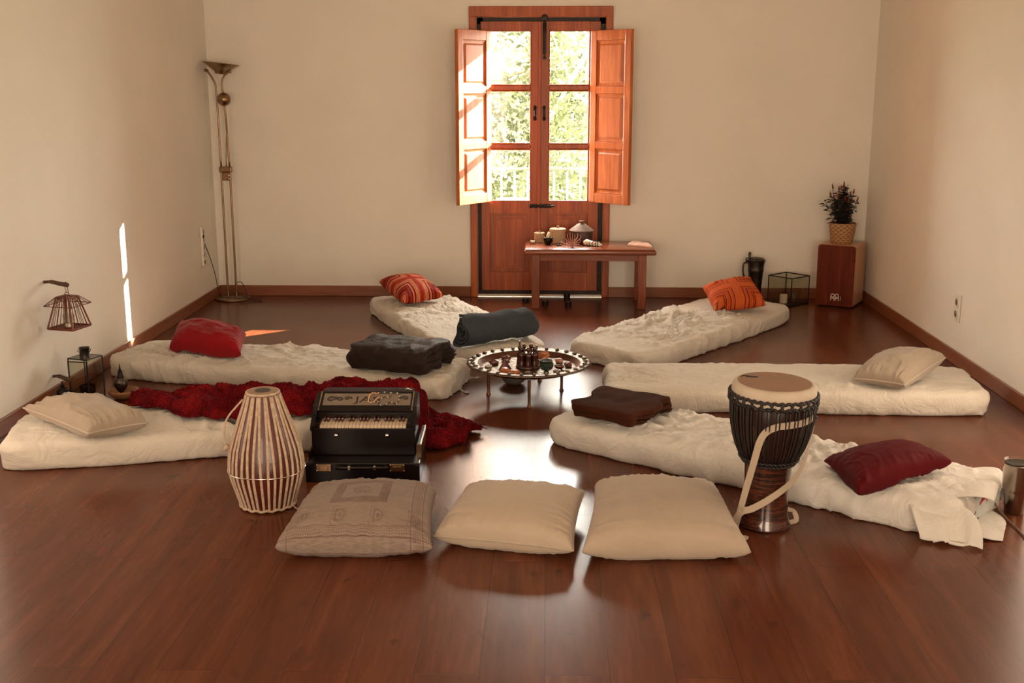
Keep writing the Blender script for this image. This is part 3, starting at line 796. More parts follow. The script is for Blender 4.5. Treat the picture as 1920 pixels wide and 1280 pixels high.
# charcoal quilt, folded in layers, open folds at the right end
qp = [(-.15, .018), (.12, .018), (.175, .038), (.12, .056), (-.12, .054), (-.155, .074), (-.12, .094), (.12, .092), (.17, .108), (.10, .130), (-.10, .134), (-.178, .118), (-.195, .075), (-.188, .030)]
ribbon('folded_quilt', qp, .034, (-1.03, 6.35, .130), (-.60, 6.19, .130), M['charcoal'], 'charcoal padded quilt folded into a thick block on the right end of a mattress', seed=5, amp=.014, end=.04, freq=8, cat='quilt')
bp = [(.15, .012), (-.14, .012), (-.175, .026), (-.14, .038), (.13, .038), (.165, .052), (.12, .066), (-.15, .060), (-.19, .036)]
ribbon('folded_blanket', bp, .019, (.20, 5.350, .165), (.51, 5.14, .165), M['brown'], 'dark brown fleece blanket folded flat on the left end of a mattress', seed=8, amp=.012, end=.05, freq=6)

# ---- red woven throw heaped along a mattress
def throwmat():
    m, nt, b = newmat('red_chenille'); v = coords(nt)
    n = noise(nt, v, 140, 3, .7); n2 = noise(nt, v, 9, 3)
    c = ramp(nt, n * .6 + n2 * .4, [(.38, (.050, .001, .002)), (.52, (.19, .003, .007)), (.68, (.50, .020, .018))])
    nt.links.new(c, b.inputs['Base Color']); b.inputs['Roughness'].default_value = .9; b.inputs['Specular IOR Level'].default_value = .1
    wv = nt.nodes.new('ShaderNodeTexWave'); wv.inputs['Scale'].default_value = 60; wv.inputs['Distortion'].default_value = 3; nt.links.new(v, wv.inputs[0])
    bump(nt, b, n * 1.0 + X(nt, wv.outputs['Fac']) * .5, 1.0, .012); return m
M['throw'] = throwmat()
def throw():
    nu, nv = 340, 90
    s, t = np.meshgrid(np.linspace(0, 1, nu), np.linspace(-1, 1, nv), indexing='ij')
    keys = np.array([[0, -2.06, 5.38, .03], [.12, -1.86, 5.33, .13], [.28, -1.55, 5.27, .19], [.45, -1.22, 5.35, .20], [.62, -.88, 5.42, .20], [.78, -.66, 5.36, .22], [.87, -.53, 5.32, .20], [.94, -.44, 5.33, .17], [1, -.36, 5.37, .09]])
    cx = np.interp(s, keys[:, 0], keys[:, 1]); cy = np.interp(s, keys[:, 0], keys[:, 2]); wd = np.interp(s, keys[:, 0], keys[:, 3])
    edge = vn(np.stack([s * 16, np.sign(t) * 3, 0 * s], -1)) * .05 * np.abs(t) ** 3
    x = cx + .02 * vn(np.stack([s * 9, t * 2, 0 * s], -1)) + (s > .9) * (s - .9) * .3 * t; y = cy + t * wd + edge
    P = np.stack([x, y], -1)
    base = np.max([top_at(P + np.array(o_), .014) for o_ in ((0, 0), (.02, 0), (-.02, 0), (0, .022), (0, -.022))], axis=0)
    # soften: the cloth bridges the drop beside the mattress
    q = np.stack([x, y, 0 * x], -1)
    wv = np.stack([vn(q * 3 + 3), vn(q * 3 + 8), 0 * x], -1) * .16
    f = ridge((q + wv) * np.array([3.2, 11, 1]) + 40, 2); f2 = ridge((q + wv * .5) * np.array([9, 17, 1]) + 60, 2)
    tall = .020 + .022 * sstep(.1, .5, s) * (1 - sstep(.82, 1, s))
    z = base + .010 + np.maximum(0, (f + .6)) * tall * .75 + np.maximum(0, f2 + .7) * .016 + crease((q + wv) * np.array([5, 19, 1]) + 70, 2.2) * .024
    z *= (1 - .75 * np.abs(t) ** 10); z = np.maximum(z, base + .004)
    P3 = np.stack([x, y, z], -1)
    loc = np.array([-1.2, 5.38, 0.0]); 
    o = grid('woven_throw', P3 - loc, M['throw'], loc=tuple(loc))
    md = o.modifiers.new('s', 'SOLIDIFY'); md.thickness = .008; md.offset = 1
    tag(o, 'crimson chenille throw heaped along the back of a mattress behind the harmonium', 'throw')
    fr = MB(); rs = random.Random(5)
    for k in range(150):
        i = rs.randrange(nu) if k % 3 else (nu - 1 - rs.randrange(12)); j = nv - 1 if rs.random() < .7 else 0
        if k % 3 == 0 and rs.random() < .8: i = nu - 1; j = rs.randrange(nv)
        p = Vector(P3[i, j] - loc); sg = 1 if j > nv / 2 else -1
        out = Vector((1, rs.uniform(-.5, .5), 0)) if i == nu - 1 else Vector((rs.uniform(-.7, .7), sg, 0))
        out *= rs.uniform(.012, .03); zb_ = float(top_at(np.array([[p.x + loc[0] + out.x, p.y + loc[1] + out.y]]), .012)[0]); p.z = max(p.z, zb_) + .003; out.z = max(0, zb_ - p.z + .003) - .0
        fr.tube([p, p + out * .5 + Vector((0, 0, .008)), p + out + Vector((rs.uniform(-.01, .01), 0, rs.uniform(-.002, .006)))], .0022, 4)
    f_ = fr.build('fringe', M['throw'], o, True); f_['kind'] = 'stuff'
throw()

# ------------------------------------------------------------------ floor lamp
lamp = tag(empty('floor_lamp', (-2.545, 9.0, 0)), 'tall twin pole brass uplighter lamp in the left corner', 'lamp')
MB().lathe([(0, 0), (.138, 0), (.142, .006), (.138, .016), (.06, .024), (0, .026)], 48).build('base', M['brass'], lamp, True, auto=50)
for x in (-.038, .030):
    MB().tube([(x, 0, .02), (x, 0, 1.03)], .0085, 12).lathe([(0, .02), (.014, .02), (.014, .05), (0, .05)], 12, None, (x, 0, 0)).build('pole', M['brass'], lamp, True, auto=50)
cl = MB().box((-.055, -.018, 1.02), (.048, .018, 1.065), .008).box((-.030, -.018, .955), (.024, .018, 1.02), .006)
cl.build('bracket', M['brass'], lamp)
MB().tube([(.020, -.02, .995), (.036, -.034, .995)], .008, 10).tube([(.020, -.02, .97), (.036, -.034, .97)], .008, 10).build('dimmer_knob', M['chrome'], lamp, True)
MB().tube(bez([(-.038, 0, 1.05), (-.040, 0, 1.40), (-.044, 0, 1.66), (-.060, 0, 1.73), (-.095, 0, 1.785), (-.108, 0, 1.80)], 6), .0075, 10).build('left_arm', M['brass'], lamp, True)
MB().tube(bez([(.030, 0, 1.05), (.022, 0, 1.40), (.012, 0, 1.60), (.004, 0, 1.70), (.020, 0, 1.755), (.060, 0, 1.79)], 6), .0075, 10).build('right_arm', M['brass'], lamp, True)
Rb = Matrix.Translation((-.005, 0, 1.775)) @ Matrix.Rotation(math.radians(7), 4, 'Y')
MB().lathe([(0, 0), (.040, .002), (.045, .02), (.085, .045), (.140, .080), (.142, .084), (.136, .083), (.08, .052), (.04, .03), (0, .028)], 48, Rb).build('uplight_bowl', M['brass'], lamp, True, auto=50)
for x, z in ((-.112, 1.803), (.066, 1.795)):
    MB().tube([(x - .014, 0, z + .005), (x + .014, 0, z - .005)], .011, 10).build('bowl_knob', M['brass'], lamp, True)
MB().lathe([(0, -.052), (.030, -.043), (.050, -.015), (.052, .0), (.050, .015), (.030, .043), (0, .052)], 32, Matrix.Translation((.026, -.045, 1.585)) @ Matrix.Rotation(PI/2.3, 4, 'X')).build('reading_head', M['brass'], lamp, True)
MB().tube(bez([(.022, -.06, 1.55), (.032, -.05, 1.45), (.034, -.04, 1.36), (.018, -.02, 1.22), (.006, -.012, 1.06)], 6), .0045, 8).build('reading_arm', M['brass'], lamp, True)
cb = bez([(-.150, -.262, .545), (-.125, -.22, .44), (-.10, -.15, .27), (-.085, -.10, .08), (-.075, -.08, .032), (-.05, -.10, .031), (.03, -.12, .033), (.12, -.12, .03), (.13, -.06, .05), (.07, .03, .13), (.02, .04, .12), (.06, -.02, .05), (.16, -.05, .012), (.26, -.10, .006), (.24, -.14, .006), (.10, -.165, .006)], 7)
cbo = MB().tube(cb, .0032, 6).build('power_cable', M['cable'], lamp, True)
MB().tube([(-.152, -.262, .545), (-.128, -.258, .54)], .014, 10).build('plug', M['cable'], lamp, True)

ps = tag(empty('power_strip', (XL + .0, 8.745, .465)), 'white multi socket strip fixed upright on the left wall', 'power strip')
MB().box((0, -.026, -.155), (.022, .026, .155), .012).build('housing', M['white_plastic'], ps)
for k in range(4):
    o = MB().lathe([(0, .0), (.017, 0), (.017, .004), (.020, .004), (.020, -.004), (0, -.004)], 20, Matrix.Translation((.022, 0, .11 - k * .058)) @ Matrix.Rotation(PI/2, 4, 'Y')).build('outlet', M['white_plastic'], ps, True, auto=40)
MB().box((.020, -.007, -.135), (.026, .007, -.11), .002).build('switch', M['cable'], ps)
ws = tag(empty('wall_socket', (XR, 6.995, .35)), 'white double wall socket on the right wall', 'socket')
MB().box((-.012, -.040, -.085), (0, .040, .085), .01).build('cover_plate', M['white_plastic'], ws)
for z in (.037, -.037):
    o = MB().lathe([(0, .002), (.022, .002), (.024, .004), (.030, .004), (.030, -.004), (0, -.004)], 24, Matrix.Translation((-.013, 0, z)) @ Matrix.Rotation(-PI/2, 4, 'Y')).build('outlet', M['white_plastic'], ws, True, auto=40)
    hh = MB()
    for y in (-.009, .009): hh.lathe([(0, .001), (.0035, .001), (0, .002)], 8, Matrix.Translation((-.0165, y, z)) @ Matrix.Rotation(-PI/2, 4, 'Y'))
    hh.lathe([(0, .0), (.021, .0), (.021, .0012), (0, .0012)], 20, Matrix.Translation((-.0149, 0, z)) @ Matrix.Rotation(-PI/2, 4, 'Y'))
    hh.build('socket_well', M['dark_hole'], ws, True)

# ------------------------------------------------------------------ bench
bench = tag(empty('bench', (.325, 8.88, 0)), 'reddish brown wooden bench in front of the right half of the balcony door', 'bench')
tp = MB().box((-.505, -.25, .425), (.505, .24, .462), .012, seg=3).box((-.495, -.24, .462), (.495, .23, .470), .006)
tp.build('top', M['bench'], bench, auto=40)
for x in (-.415, .405):
    for y in (-.19, .185):
        MB().box((x - .030, y - .030, 0), (x + .030, y + .030, .426), .004).build('leg', M['bench_z'], bench)
MB().box((-.39, -.205, .375), (.38, -.180, .426), .002).box((-.39, .175, .375), (.38, .20, .426), .002).box((-.425, -.17, .375), (-.405, .17, .426), .002).box((.395, -.17, .375), (.415, .17, .426), .002).build('apron', M['bench'], bench)
BZ = .4705
def basket(loc, r, h, label, mat=M['wicker']):
    root = tag(empty('lidded_basket', (*loc, BZ)), label, 'basket', 'lidded baskets on the bench')
    MB().lathe([(0, 0), (r * .93, 0), (r * .97, .006), (r, h * .5), (r * .97, h * .78), (0, h * .78)], 48).build('body', mat, root, True, auto=50)
    MB().lathe([(0, h * .76), (r * 1.04, h * .76), (r * 1.06, h * .80), (r * 1.05, h * .92), (r * .9, h * .97), (0, h)], 48).build('lid', mat, root, True, auto=50)
    MB().lathe([(0, h), (r * .14, h), (r * .20, h + .008), (r * .18, h + .014), (0, h + .016)], 20).build('knob', mat, root, True)
basket((-.065, 9.03), .041, .082, 'small pale lidded wicker basket on the bench, leftmost')
basket((.080, 9.02), .063, .118, 'larger pale lidded wicker basket on the bench beside the clay pot')
pot = tag(empty('clay_pot', (.268, 9.00, BZ)), 'wide dark clay pot with a conical ribbed lid on the bench', 'pot')
MB().lathe([(0, 0), (.078, 0), (.086, .01), (.088, .08), (.084, .095), (0, .095)], 48).build('body', M['darkclay'], pot, True, auto=50)
MB().lathe([(0, .094), (.096, .094), (.098, .102), (.090, .108), (.055, .134), (.030, .152), (.014, .158), (0, .158)], 48, rad=lambda k, n, r, z: 1 + (.02 if (k % 3 == 0 and .105 < z < .155) else 0)).build('lid', M['clay'], pot, True, auto=40)
MB().lathe([(0, .156), (.011, .157), (.010, .163), (.020, .170), (.020, .175), (0, .178)], 24).build('knob', M['clay'], pot, True)
mo = tag(empty('small_mortar', (.005, 8.90, BZ)), 'small dark round stone cup with a pale stub in it on the bench', 'cup')
MB().lathe([(0, 0), (.018, 0), (.020, .006), (.034, .025), (.036, .045), (.033, .058), (.029, .058), (.028, .04), (0, .03)], 32).build('bowl', M['black'], mo, True)
MB().tube([(-.004, 0, .04), (-.002, 0, .07), (.006, 0, .098)], [.012, .014, .007], 10).build('pestle', M['candle'], mo, True)
tl0 = MB().lathe([(0, 0), (.024, 0), (.026, .02), (.024, .034), (.021, .034), (.020, .012), (0, .012)], 24).build('glass_tealight', M['clear'], None, True, (-.118, 8.93, BZ))
tag(tl0, 'tiny clear glass tealight holder at the left end of the bench', 'candle holder')
MB().lathe([(0, .0125), (.018, .0125), (.018, .026), (0, .026)], 20).build('wax', M['candle'], tl0, True)
tag(MB().lathe([(0, 0), (.010, .002), (.013, .007), (.008, .012), (0, .013)], 12, None, (-.006, 0, 0)).lathe([(0, 0), (.009, .002), (.011, .006), (.007, .010), (0, .011)], 12, None, (.012, .003, 0)).build('dark_pebble', M['black'], None, True, (.088, 8.83, BZ)), 'small dark shiny pebble near the front edge of the bench', 'pebble')
rs = random.Random(2); cm = MB()
for k in range(11):
    a = math.radians(-75 + k * 15); l = rs.uniform(.07, .12); bl = rs.uniform(-.02, .03)
    cm.tube(bez([(0, 0, .01), (math.sin(a) * l * .35, bl * .4, .012 + abs(math.cos(a)) * l * .35), (math.sin(a) * l * .75, bl, .012 + math.cos(a) * l * .72), (math.sin(a) * l * .72, bl * 1.2, .012 + math.cos(a) * l)], 5), [.0042] * 5 + [.0036] * 5 + [.0024] * 6, 6)
cm.tube([(0, -.02, .006), (0, 0, .012)], .007, 8)
tag(cm.build('branching_coral', plain('pink_coral', (.42, .20, .15), .5, 0, .2, 40), None, True, (.192, 8.74, BZ)), 'pinkish branching dried coral twig standing on the bench before the clay pot', 'twig')
bn = tag(empty('bound_bundle', (.352, 8.82, BZ), math.radians(-28)), 'pale shell and herb bundle tied with dark cord on the bench', 'bundle')
MB().tube([(-.075, 0, .022), (-.055, 0, .026), (0, 0, .020), (.05, 0, .016), (.078, 0, .014)], [.016, .024, .019, .017, .010], 12).build('bundle_body', M['candle'], bn, True)
cw = MB()
for x in (-.035, -.015, .01, .035, .055): cw.tube([(x + .006 * math.cos(a), .0205 * math.cos(a), .019 + .0205 * math.sin(a)) for a in [k * PI / 6 for k in range(12)]], .0032, 6, True)
cw.build('binding_cord', M['black'], bn, True)
def cloth_stack(name, c, th, mat, label, cat, layers=3, z0=0):
    n = 30; u, v = np.meshgrid(np.linspace(0, 1, n), np.linspace(0, 1, n), indexing='ij')
    c = [np.array(p, float) for p in c]
    P = ((1-u)*(1-v))[..., None]*c[0] + (u*(1-v))[..., None]*c[1] + (u*v)[..., None]*c[2] + ((1-u)*v)[..., None]*c[3]
    e = np.minimum(np.minimum(u, 1-u), np.minimum(v, 1-v))
    h = th * np.minimum(1, (e / .12)) ** .4 + ridge(np.stack([P[..., 0] * 22, P[..., 1] * 22, 0*u], -1), 2) * th * .12
    top = np.concatenate([P, (z0 + np.maximum(h, .001) * (e > 0) + .0005)[..., None]], -1)
    loc = np.array([*sum(c) / 4, z0])
    o = grid(name, top - loc, mat, loc=tuple(loc)); 
    bm = bmesh.new(); bm.from_mesh(o.data); bmesh.ops.contextual_create(bm, geom=[x for x in bm.edges if x.is_boundary]); bmesh.ops.recalc_face_normals(bm, faces=bm.faces); bm.to_mesh(o.data); bm.free()
    tag(o, label, cat); return o
cloth_stack('folded_cloth', [(.62, 8.86), (.81, 8.72), (.80, 8.86), (.68, 9.04)], .022, fabric('pale_pink_cloth', (.72, .50, .40), .9, .2, 20), 'pale pink folded cloth at the right end of the bench', 'cloth', z0=BZ)

# black tealight cups on the floor
tc = tag(empty('tealight_cup', (-.172, 8.92, 0)), 'black tealight cup on the floor just left of the bench leg', 'candle holder', 'black tealight cups on the floor by the bench')
MB().lathe([(0, 0), (.026, 0), (.027, .036), (.023, .036), (.022, .02), (0, .02)], 28).build('cup', M['black'], tc, True, auto=40)
MB().lathe([(0, .0205), (.021, .0205), (.021, .030), (0, .030)], 24).build('wax', M['candle'], tc, True, auto=40)
for loc, lb in (((-.015, 8.82), 'black tealight cup on the floor under the bench, beside its front left leg'), ((.165, 8.80), 'black tealight cup on the floor under the middle of the bench'), ((.16, 9.12), 'black tealight cup at the foot of the balcony door behind the bench')):
    c = copy_tree(tc); c.location = (*loc, .0 if loc[1] < 9 else .0); c['label'] = lb

# ------------------------------------------------------------------ right back corner
jug = tag(empty('metal_jug', (1.662, 9.04, 0)), 'tall dark metal lidded jug at the back wall behind the orange striped cushion', 'jug')
MB().lathe([(0, 0), (.056, 0), (.058, .01), (.048, .03), (.050, .10), (.060, .24), (.064, .25), (.062, .262), (.066, .30), (.070, .325), (0, .325)], 40).build('body', M['pewter'], jug, True, auto=50)
MB().lathe([(0, .326), (.073, .326), (.075, .334), (.060, .350), (.02, .358), (0, .36)], 40).build('lid', M['pewter'], jug, True, auto=50)
MB().lathe([(0, 0), (.012, 0), (.008, .014), (.014, .028), (.010, .044), (0, .052)], 16, Matrix.Translation((-.055, -.01, .352))).box((-.085, -.012, .325), (-.04, .008, .353), .006).build('thumb_lift', M['pewter'], jug, True, auto=50)
MB().tube(bez([(-.060, 0, .32), (-.098, -.01, .305), (-.102, -.012, .24), (-.080, -.008, .18), (-.050, 0, .145)], 8), .008, 10).build('handle', M['pewter'], jug, True)

def rods(name, V, E, r, mat, parent):
    m = MB()
    for a, b in E: m.tube([V[a], V[b]], r, 6)
    return m.build(name, mat, parent)
cube = tag(empty('glass_candle_box', (1.912, 8.955, 0), math.radians(41)), 'open glass cube with black metal edges between the jug and the wooden box drum', 'candle box')
s = .112; hh = .225
Vv = [(x, y, z) for z in (.005, hh) for x, y in ((-s, -s), (s, -s), (s, s), (-s, s))]
rods('metal_frame', Vv, [(0,1),(1,2),(2,3),(3,0),(4,5),(5,6),(6,7),(7,4),(0,4),(1,5),(2,6),(3,7)], .0045, M['black'], cube)
for a in range(4):
    R_ = Matrix.Rotation(a * PI / 2, 4, 'Z'); MB().box((-s + .004, -s - .001, .008), (s - .004, -s + .001, hh - .004), 0, R_).build('glass_pane', M['clear'], cube)
MB().box((-s, -s, .003), (s, s, .008)).build('floor_plate', M['smoke'], cube)
cn = MB().lathe([(0, 0), (.030, 0), (.030, .062), (.026, .066), (0, .064)], 28).build('pillar_candle', M['candle'], None, True, (1.875, 8.945, .0085), auto=40)
tag(cn, 'short white pillar candle inside the glass cube', 'candle'); MB().tube([(0, 0, .064), (0, .001, .074)], .0012, 5).build('wick', M['black'], cn)
gj = MB().lathe([(0, 0), (.030, 0), (.032, .075), (.030, .075), (.028, .006), (0, .006)], 28).build('glass_jar', M['clear'], None, True, (1.955, 8.955, .0085))
tag(gj, 'empty clear glass jar inside the glass cube, right of the white candle', 'jar')

caj = tag(empty('box_drum', (2.312, 8.945, 0), math.radians(-29)), 'wooden box drum with a dark reddish front in the right back corner', 'drum')
CW, CD, CH = .145, .165, .485
MB().box((-CW, -CD + .012, .012), (CW, CD, CH), .010).build('box', wood('birch', (.48, .24, .125), (.66, .36, .20), 'z', .8, .4, .2, False), caj)
fp = []
for cx_, cz_, a0 in ((CW - .022, CH - .022, 0), (-CW + .022, CH - .022, 90), (-CW + .010, .022, 180), (CW - .010, .022, 270)):
    rr = .022 if cz_ > .1 else .010
    for k in range(6): a = math.radians(a0 + k * 18); fp.append((cx_ + rr * math.cos(a), cz_ + rr * math.sin(a)))
Rf = Matrix.Translation((0, -CD + .013, 0)) @ Matrix.Rotation(PI / 2, 4, 'X')
front = MB().prism(fp, 0, .008, .0, Rf).build('playing_plate', wood('stained_plate', (.070, .010, .004), (.17, .030, .010), 'z', .8, .5, 0, False, .12), caj)
scr = None
for x in (-CW + .012, CW - .012):
    for z in (.06, .16, .27, .37, .44): MB().lathe([(0, .009), (.0045, .009), (.003, .0115), (0, .012)], 8, Matrix.Translation((x, -CD + .013, z)) @ Matrix.Rotation(PI / 2, 4, 'X')).build('screw', M['black'], front, True)
lg = MB(); fy = -CD + .0035
def arcxz(cx, cz, r, a0, a1, n=14): return [(cx + r * math.cos(math.radians(a0 + (a1 - a0) * k / n)), fy, cz + r * math.sin(math.radians(a0 + (a1 - a0) * k / n))) for k in range(n + 1)]
lx, lz = -.028, .058
for cx_ in (lx + .018, lx + .050): lg.tube(arcxz(cx_, lz + .035, .013, 0, 360, 20)[:-1], .0035, 6, True)
lg.tube([(lx + .004, fy, lz + .035), (lx + .004, fy, lz - .004)], .0035, 6).tube([(lx + .034, fy, lz + .02), (lx + .034, fy, lz - .004)], .0001, 4)
lg.tube([(lx + .018, fy, lz + .022), (lx + .030, fy, lz + .012), (lx + .030, fy, lz - .004)], .0035, 6).tube([(lx + .050, fy, lz + .022), (lx + .039, fy, lz + .012), (lx + .039, fy, lz - .004)], .0035, 6)
lg.tube([(lx + .064, fy, lz + .035), (lx + .064, fy, lz - .004)], .0035, 6)
lg.tube([(lx + .006, fy, lz + .014), (lx + .062, fy, lz + .014)], .003, 6)
lg.build('emblem', plain('pale_print', (.62, .52, .42), .6), front)
def text_part(txt, size, mat, parent, M4, name, ext=.0006, width=None):
    cu = bpy.data.curves.new('t', 'FONT'); cu.body = txt; cu.size = size; cu.extrude = ext; cu.resolution_u = 3
    to = bpy.data.objects.new('t', cu); COL.objects.link(to); bpy.context.view_layer.update()
    me = bpy.data.meshes.new_from_object(to.evaluated_get(bpy.context.evaluated_depsgraph_get())); bpy.data.objects.remove(to)
    me.name = name; me.transform(M4); me.materials.clear(); return link(name, me, mat, parent)
text_part('MEINL', .013, plain('pale_print_small', (.55, .45, .36), .6), front, Matrix.Translation((lx + .084, fy - .0005, lz - .002)) @ Matrix.Rotation(PI/2, 4, 'X') @ Matrix.Rotation(PI/2, 4, 'Z'), 'lettering')

pl = tag(empty('potted_pepper_plant', (2.305, 8.955, CH + .001)), 'red tipped ornamental pepper plant in a woven seagrass pot on the box drum', 'plant')
MB().lathe([(0, 0), (.078, 0), (.084, .006), (.096, .08), (.104, .155), (.100, .160), (.096, .155), (.090, .13), (0, .13)], 56, rad=lambda k, n, r, z: 1 + .010 * math.sin(k * 1.9 + z * 300)).build('woven_pot', M['seagrass'], pl, True)
rs = random.Random(11); fo = MB(); tips = []; st = MB()
leafm = plain('pepper_leaf', (.022, .016, .012), .5, 0, .4, 30); redm = plain('red_pepper', (.16, .018, .012), .35, 0, .3, 20)
def leafq(mb, p, d, L, Wd):
    d = d.normalized(); sdv = d.cross(Vector((rs.uniform(-1, 1), rs.uniform(-1, 1), 1))).normalized(); up = sdv.cross(d)
    t = bmesh.new(); A = t.verts.new(p); T_ = t.verts.new(p + d * L - Vector((0, 0, L * .15))); l_ = t.verts.new(p + d * L * .45 + sdv * Wd + up * .004); r_ = t.verts.new(p + d * L * .45 - sdv * Wd + up * .004); c_ = t.verts.new(p + d * L * .5)
    for f in ((A, l_, c_), (A, c_, r_), (l_, T_, c_), (c_, T_, r_)): t.faces.new(f)
    mb._add(t)
for k in range(36):
    a = rs.uniform(0, 2 * PI); rad = rs.uniform(.01, .155); h_ = .20 + rs.uniform(.02, .17) * (1 - rad * 2.0)
    b0 = Vector((math.cos(a) * rad * .4, math.sin(a) * rad * .4, .13)); e = Vector((math.cos(a) * rad, math.sin(a) * rad, .13 + h_ * .9))
    st.tube([b0, b0.lerp(e, .5) + Vector((0, 0, .01)), e], .002, 5); tips.append((e, (e - b0).normalized()))
    for j in range(16):
        t_ = .05 + j / 16 * .93; p = b0.lerp(e, t_); az = rs.uniform(0, 2 * PI)
        leafq(fo, p, Vector((math.cos(az), math.sin(az), rs.uniform(-.2, .6))), rs.uniform(.04, .07), rs.uniform(.009, .015))
st.build('stems', leafm, pl, True)
f_ = fo.build('foliage', leafm, pl); f_['kind'] = 'stuff'
for e, d in tips[:20]:
    q = d.to_track_quat('Z', 'Y').to_matrix().to_4x4()
    MB().lathe([(0, 0), (.006, .004), (.0075, .014), (.005, .032), (0, .046)], 8, Matrix.Translation(e - d * .01) @ q).build('pepper', redm, pl, True)

# ------------------------------------------------------------------ left wall group
def peg(loc, L, label, yaw):
    o = tag(empty('wall_peg', loc), label, 'peg', 'rustic wooden wall pegs')
    MB().tube(bez([(0, 0, 0), (L * .3, -.012, .004), (L * .6, -.028, -.002), (L, -.062, -.004)], 5), [.008] * 5 + [.011] * 5 + [.012] * 6, 9).build('branch_peg', wood('peg_wood', (.05, .025, .014), (.12, .065, .035), 'x', 2, .7, 0, False), o, True)
    return o
peg((XL, 5.945, .664), .155, 'short dark branch peg in the left wall, holding the wire lantern', 0)
peg((XL, 5.955, .140), .12, 'lower short dark branch peg in the left wall behind the glass lantern', 0)
lan = tag(empty('wire_lantern', (-2.560, 5.893, .425), math.radians(-14)), 'rust coloured wire lantern hanging from the upper wall peg', 'lantern')
rust = plain('rust_wire', (.15, .040, .022), .6, .4, .3, 30)
b_, t_, z1 = .078, .040, .165
Bt = [(-b_, -b_, .004), (b_, -b_, .004), (b_, b_, .004), (-b_, b_, .004)]; Tp = [(-t_, -t_, z1), (t_, -t_, z1), (t_, t_, z1), (-t_, t_, z1)]
cp = MB()
for a, b in zip(Bt, Tp): cp.tube([a, b], .0048, 6)
cp.build('corner_posts', rust, lan)
tr = MB().box((-b_, -b_, 0), (b_, b_, .004))
for k in range(4): a, b = Bt[k], Bt[(k + 1) % 4]; tr.tube([(a[0], a[1], .007), (b[0], b[1], .007)], .004, 6)
tr.build('bottom_tray', rust, lan)
wr_ = MB()
for k in range(4):
    a, b, c, d = map(Vector, (Bt[k], Bt[(k + 1) % 4], Tp[k], Tp[(k + 1) % 4]))
    for j in range(1, 6): wr_.tube([a.lerp(b, j / 6), c.lerp(d, j / 6)], .0016, 5)
    wr_.tube([c, d], .0028, 5)
wr_.build('cage_wires', rust, lan)
ev = MB(); E1 = [(-.085, -.085, .128), (.085, -.085, .128), (.085, .085, .128), (-.085, .085, .128)]; E0 = [(-.040, -.040, .172), (.040, -.040, .172), (.040, .040, .172), (-.040, .040, .172)]
for k in range(4):
    a, b, c, d = map(Vector, (E1[k], E1[(k + 1) % 4], E0[k], E0[(k + 1) % 4])); ev.tube([a, b], .0024, 5).tube([c, d], .0024, 5).tube([a, c], .0024, 5)
    for j in range(1, 6): ev.tube([a.lerp(b, j / 6), c.lerp(d, j / 6)], .0014, 5)
for j in range(1, 6): x = -.04 + .08 * j / 6; ev.tube([(x, -.04, .172), (x, .04, .172)], .0014, 5)
ev.build('wire_roof', rust, lan)
MB().tube([(.012 * math.cos(a), 0, .184 + .010 * math.sin(a)) for a in [k * PI / 8 for k in range(16)]], .0018, 6, True).build('hanging_ring', rust, lan, True)
MB().tube(bez([(-.002, .0, .194), (-.006, .0, .222), (-.003, 0, .247), (.004, 0, .248), (.008, .0, .22), (.014, 0, .176)], 4), .0018, 5).build('cord', M['clay'], lan, True)
MB().lathe([(.030, .0045), (.031, .075), (.0295, .075), (.029, .0045)], 24, close=False).build('candle_glass', M['clear'], lan, True)
tw = tag(MB().lathe([(0, 0), (.020, 0), (.020, .016), (0, .016)], 20).build('tealight', M['candle'], None, True, (-2.560, 5.893, .4315), auto=40), 'grey white tealight inside the hanging wire lantern', 'candle')

gl = tag(empty('glass_lantern', (-2.525, 5.975, 0), math.radians(-18)), 'tall black framed glass lantern on the floor under the wire lantern', 'lantern')
s = .062; hh = .245
Vv = [(x, y, z) for z in (.006, hh) for x, y in ((-s, -s), (s, -s), (s, s), (-s, s))]
rods('metal_frame', Vv, [(0,1),(1,2),(2,3),(3,0),(4,5),(5,6),(6,7),(7,4),(0,4),(1,5),(2,6),(3,7)], .0035, M['black'], gl)
for a in (1, 2, 3):
    MB().box((-s + .003, -s - .001, .009), (s - .003, -s + .001, hh - .004), 0, Matrix.Rotation(a * PI / 2, 4, 'Z')).build('glass_pane', M['clear'], gl)
Rd = Matrix.Translation((s, -s, 0)) @ Matrix.Rotation(math.radians(9), 4, 'Z')
dr = MB()
for a, b in (((-2 * s + .012, 0, .02), (-2 * s + .012, 0, hh - .012)), ((-.004, 0, .02), (-.004, 0, hh - .012)), ((-2 * s + .012, 0, .02), (-.004, 0, .02)), ((-2 * s + .012, 0, hh - .012), (-.004, 0, hh - .012))): dr.tube([a, b], .003, 6, M=Rd)
dr_ = dr.build('door', M['black'], gl)
MB().box((-2 * s + .014, -.001, .022), (-.006, .001, hh - .014), 0, Rd).build('glass_pane', M['clear'], dr_)
MB().box((-s, -s, .0), (s, s, .006)).box((-s, -s, hh), (s, s, hh + .003)).build('metal_plates', M['smoke'], gl)
MB().lathe([(0, hh + .003), (.027, hh + .003), (.027, hh + .05), (.030, hh + .054), (.026, hh + .054), (.024, hh + .03), (0, hh + .03)], 28).build('chimney', M['pewter'], gl, True, auto=40)
MB().tube(bez([(-.028, 0, hh + .045), (-.048, 0, hh + .030), (-.030, 0, hh + .022)], 5), .0015, 5).tube(bez([(.028, 0, hh + .045), (.042, 0, hh + .048), (.036, 0, hh + .032), (.029, 0, hh + .038)], 5), .0015, 5).build('carrying_wire', M['black'], gl, True)
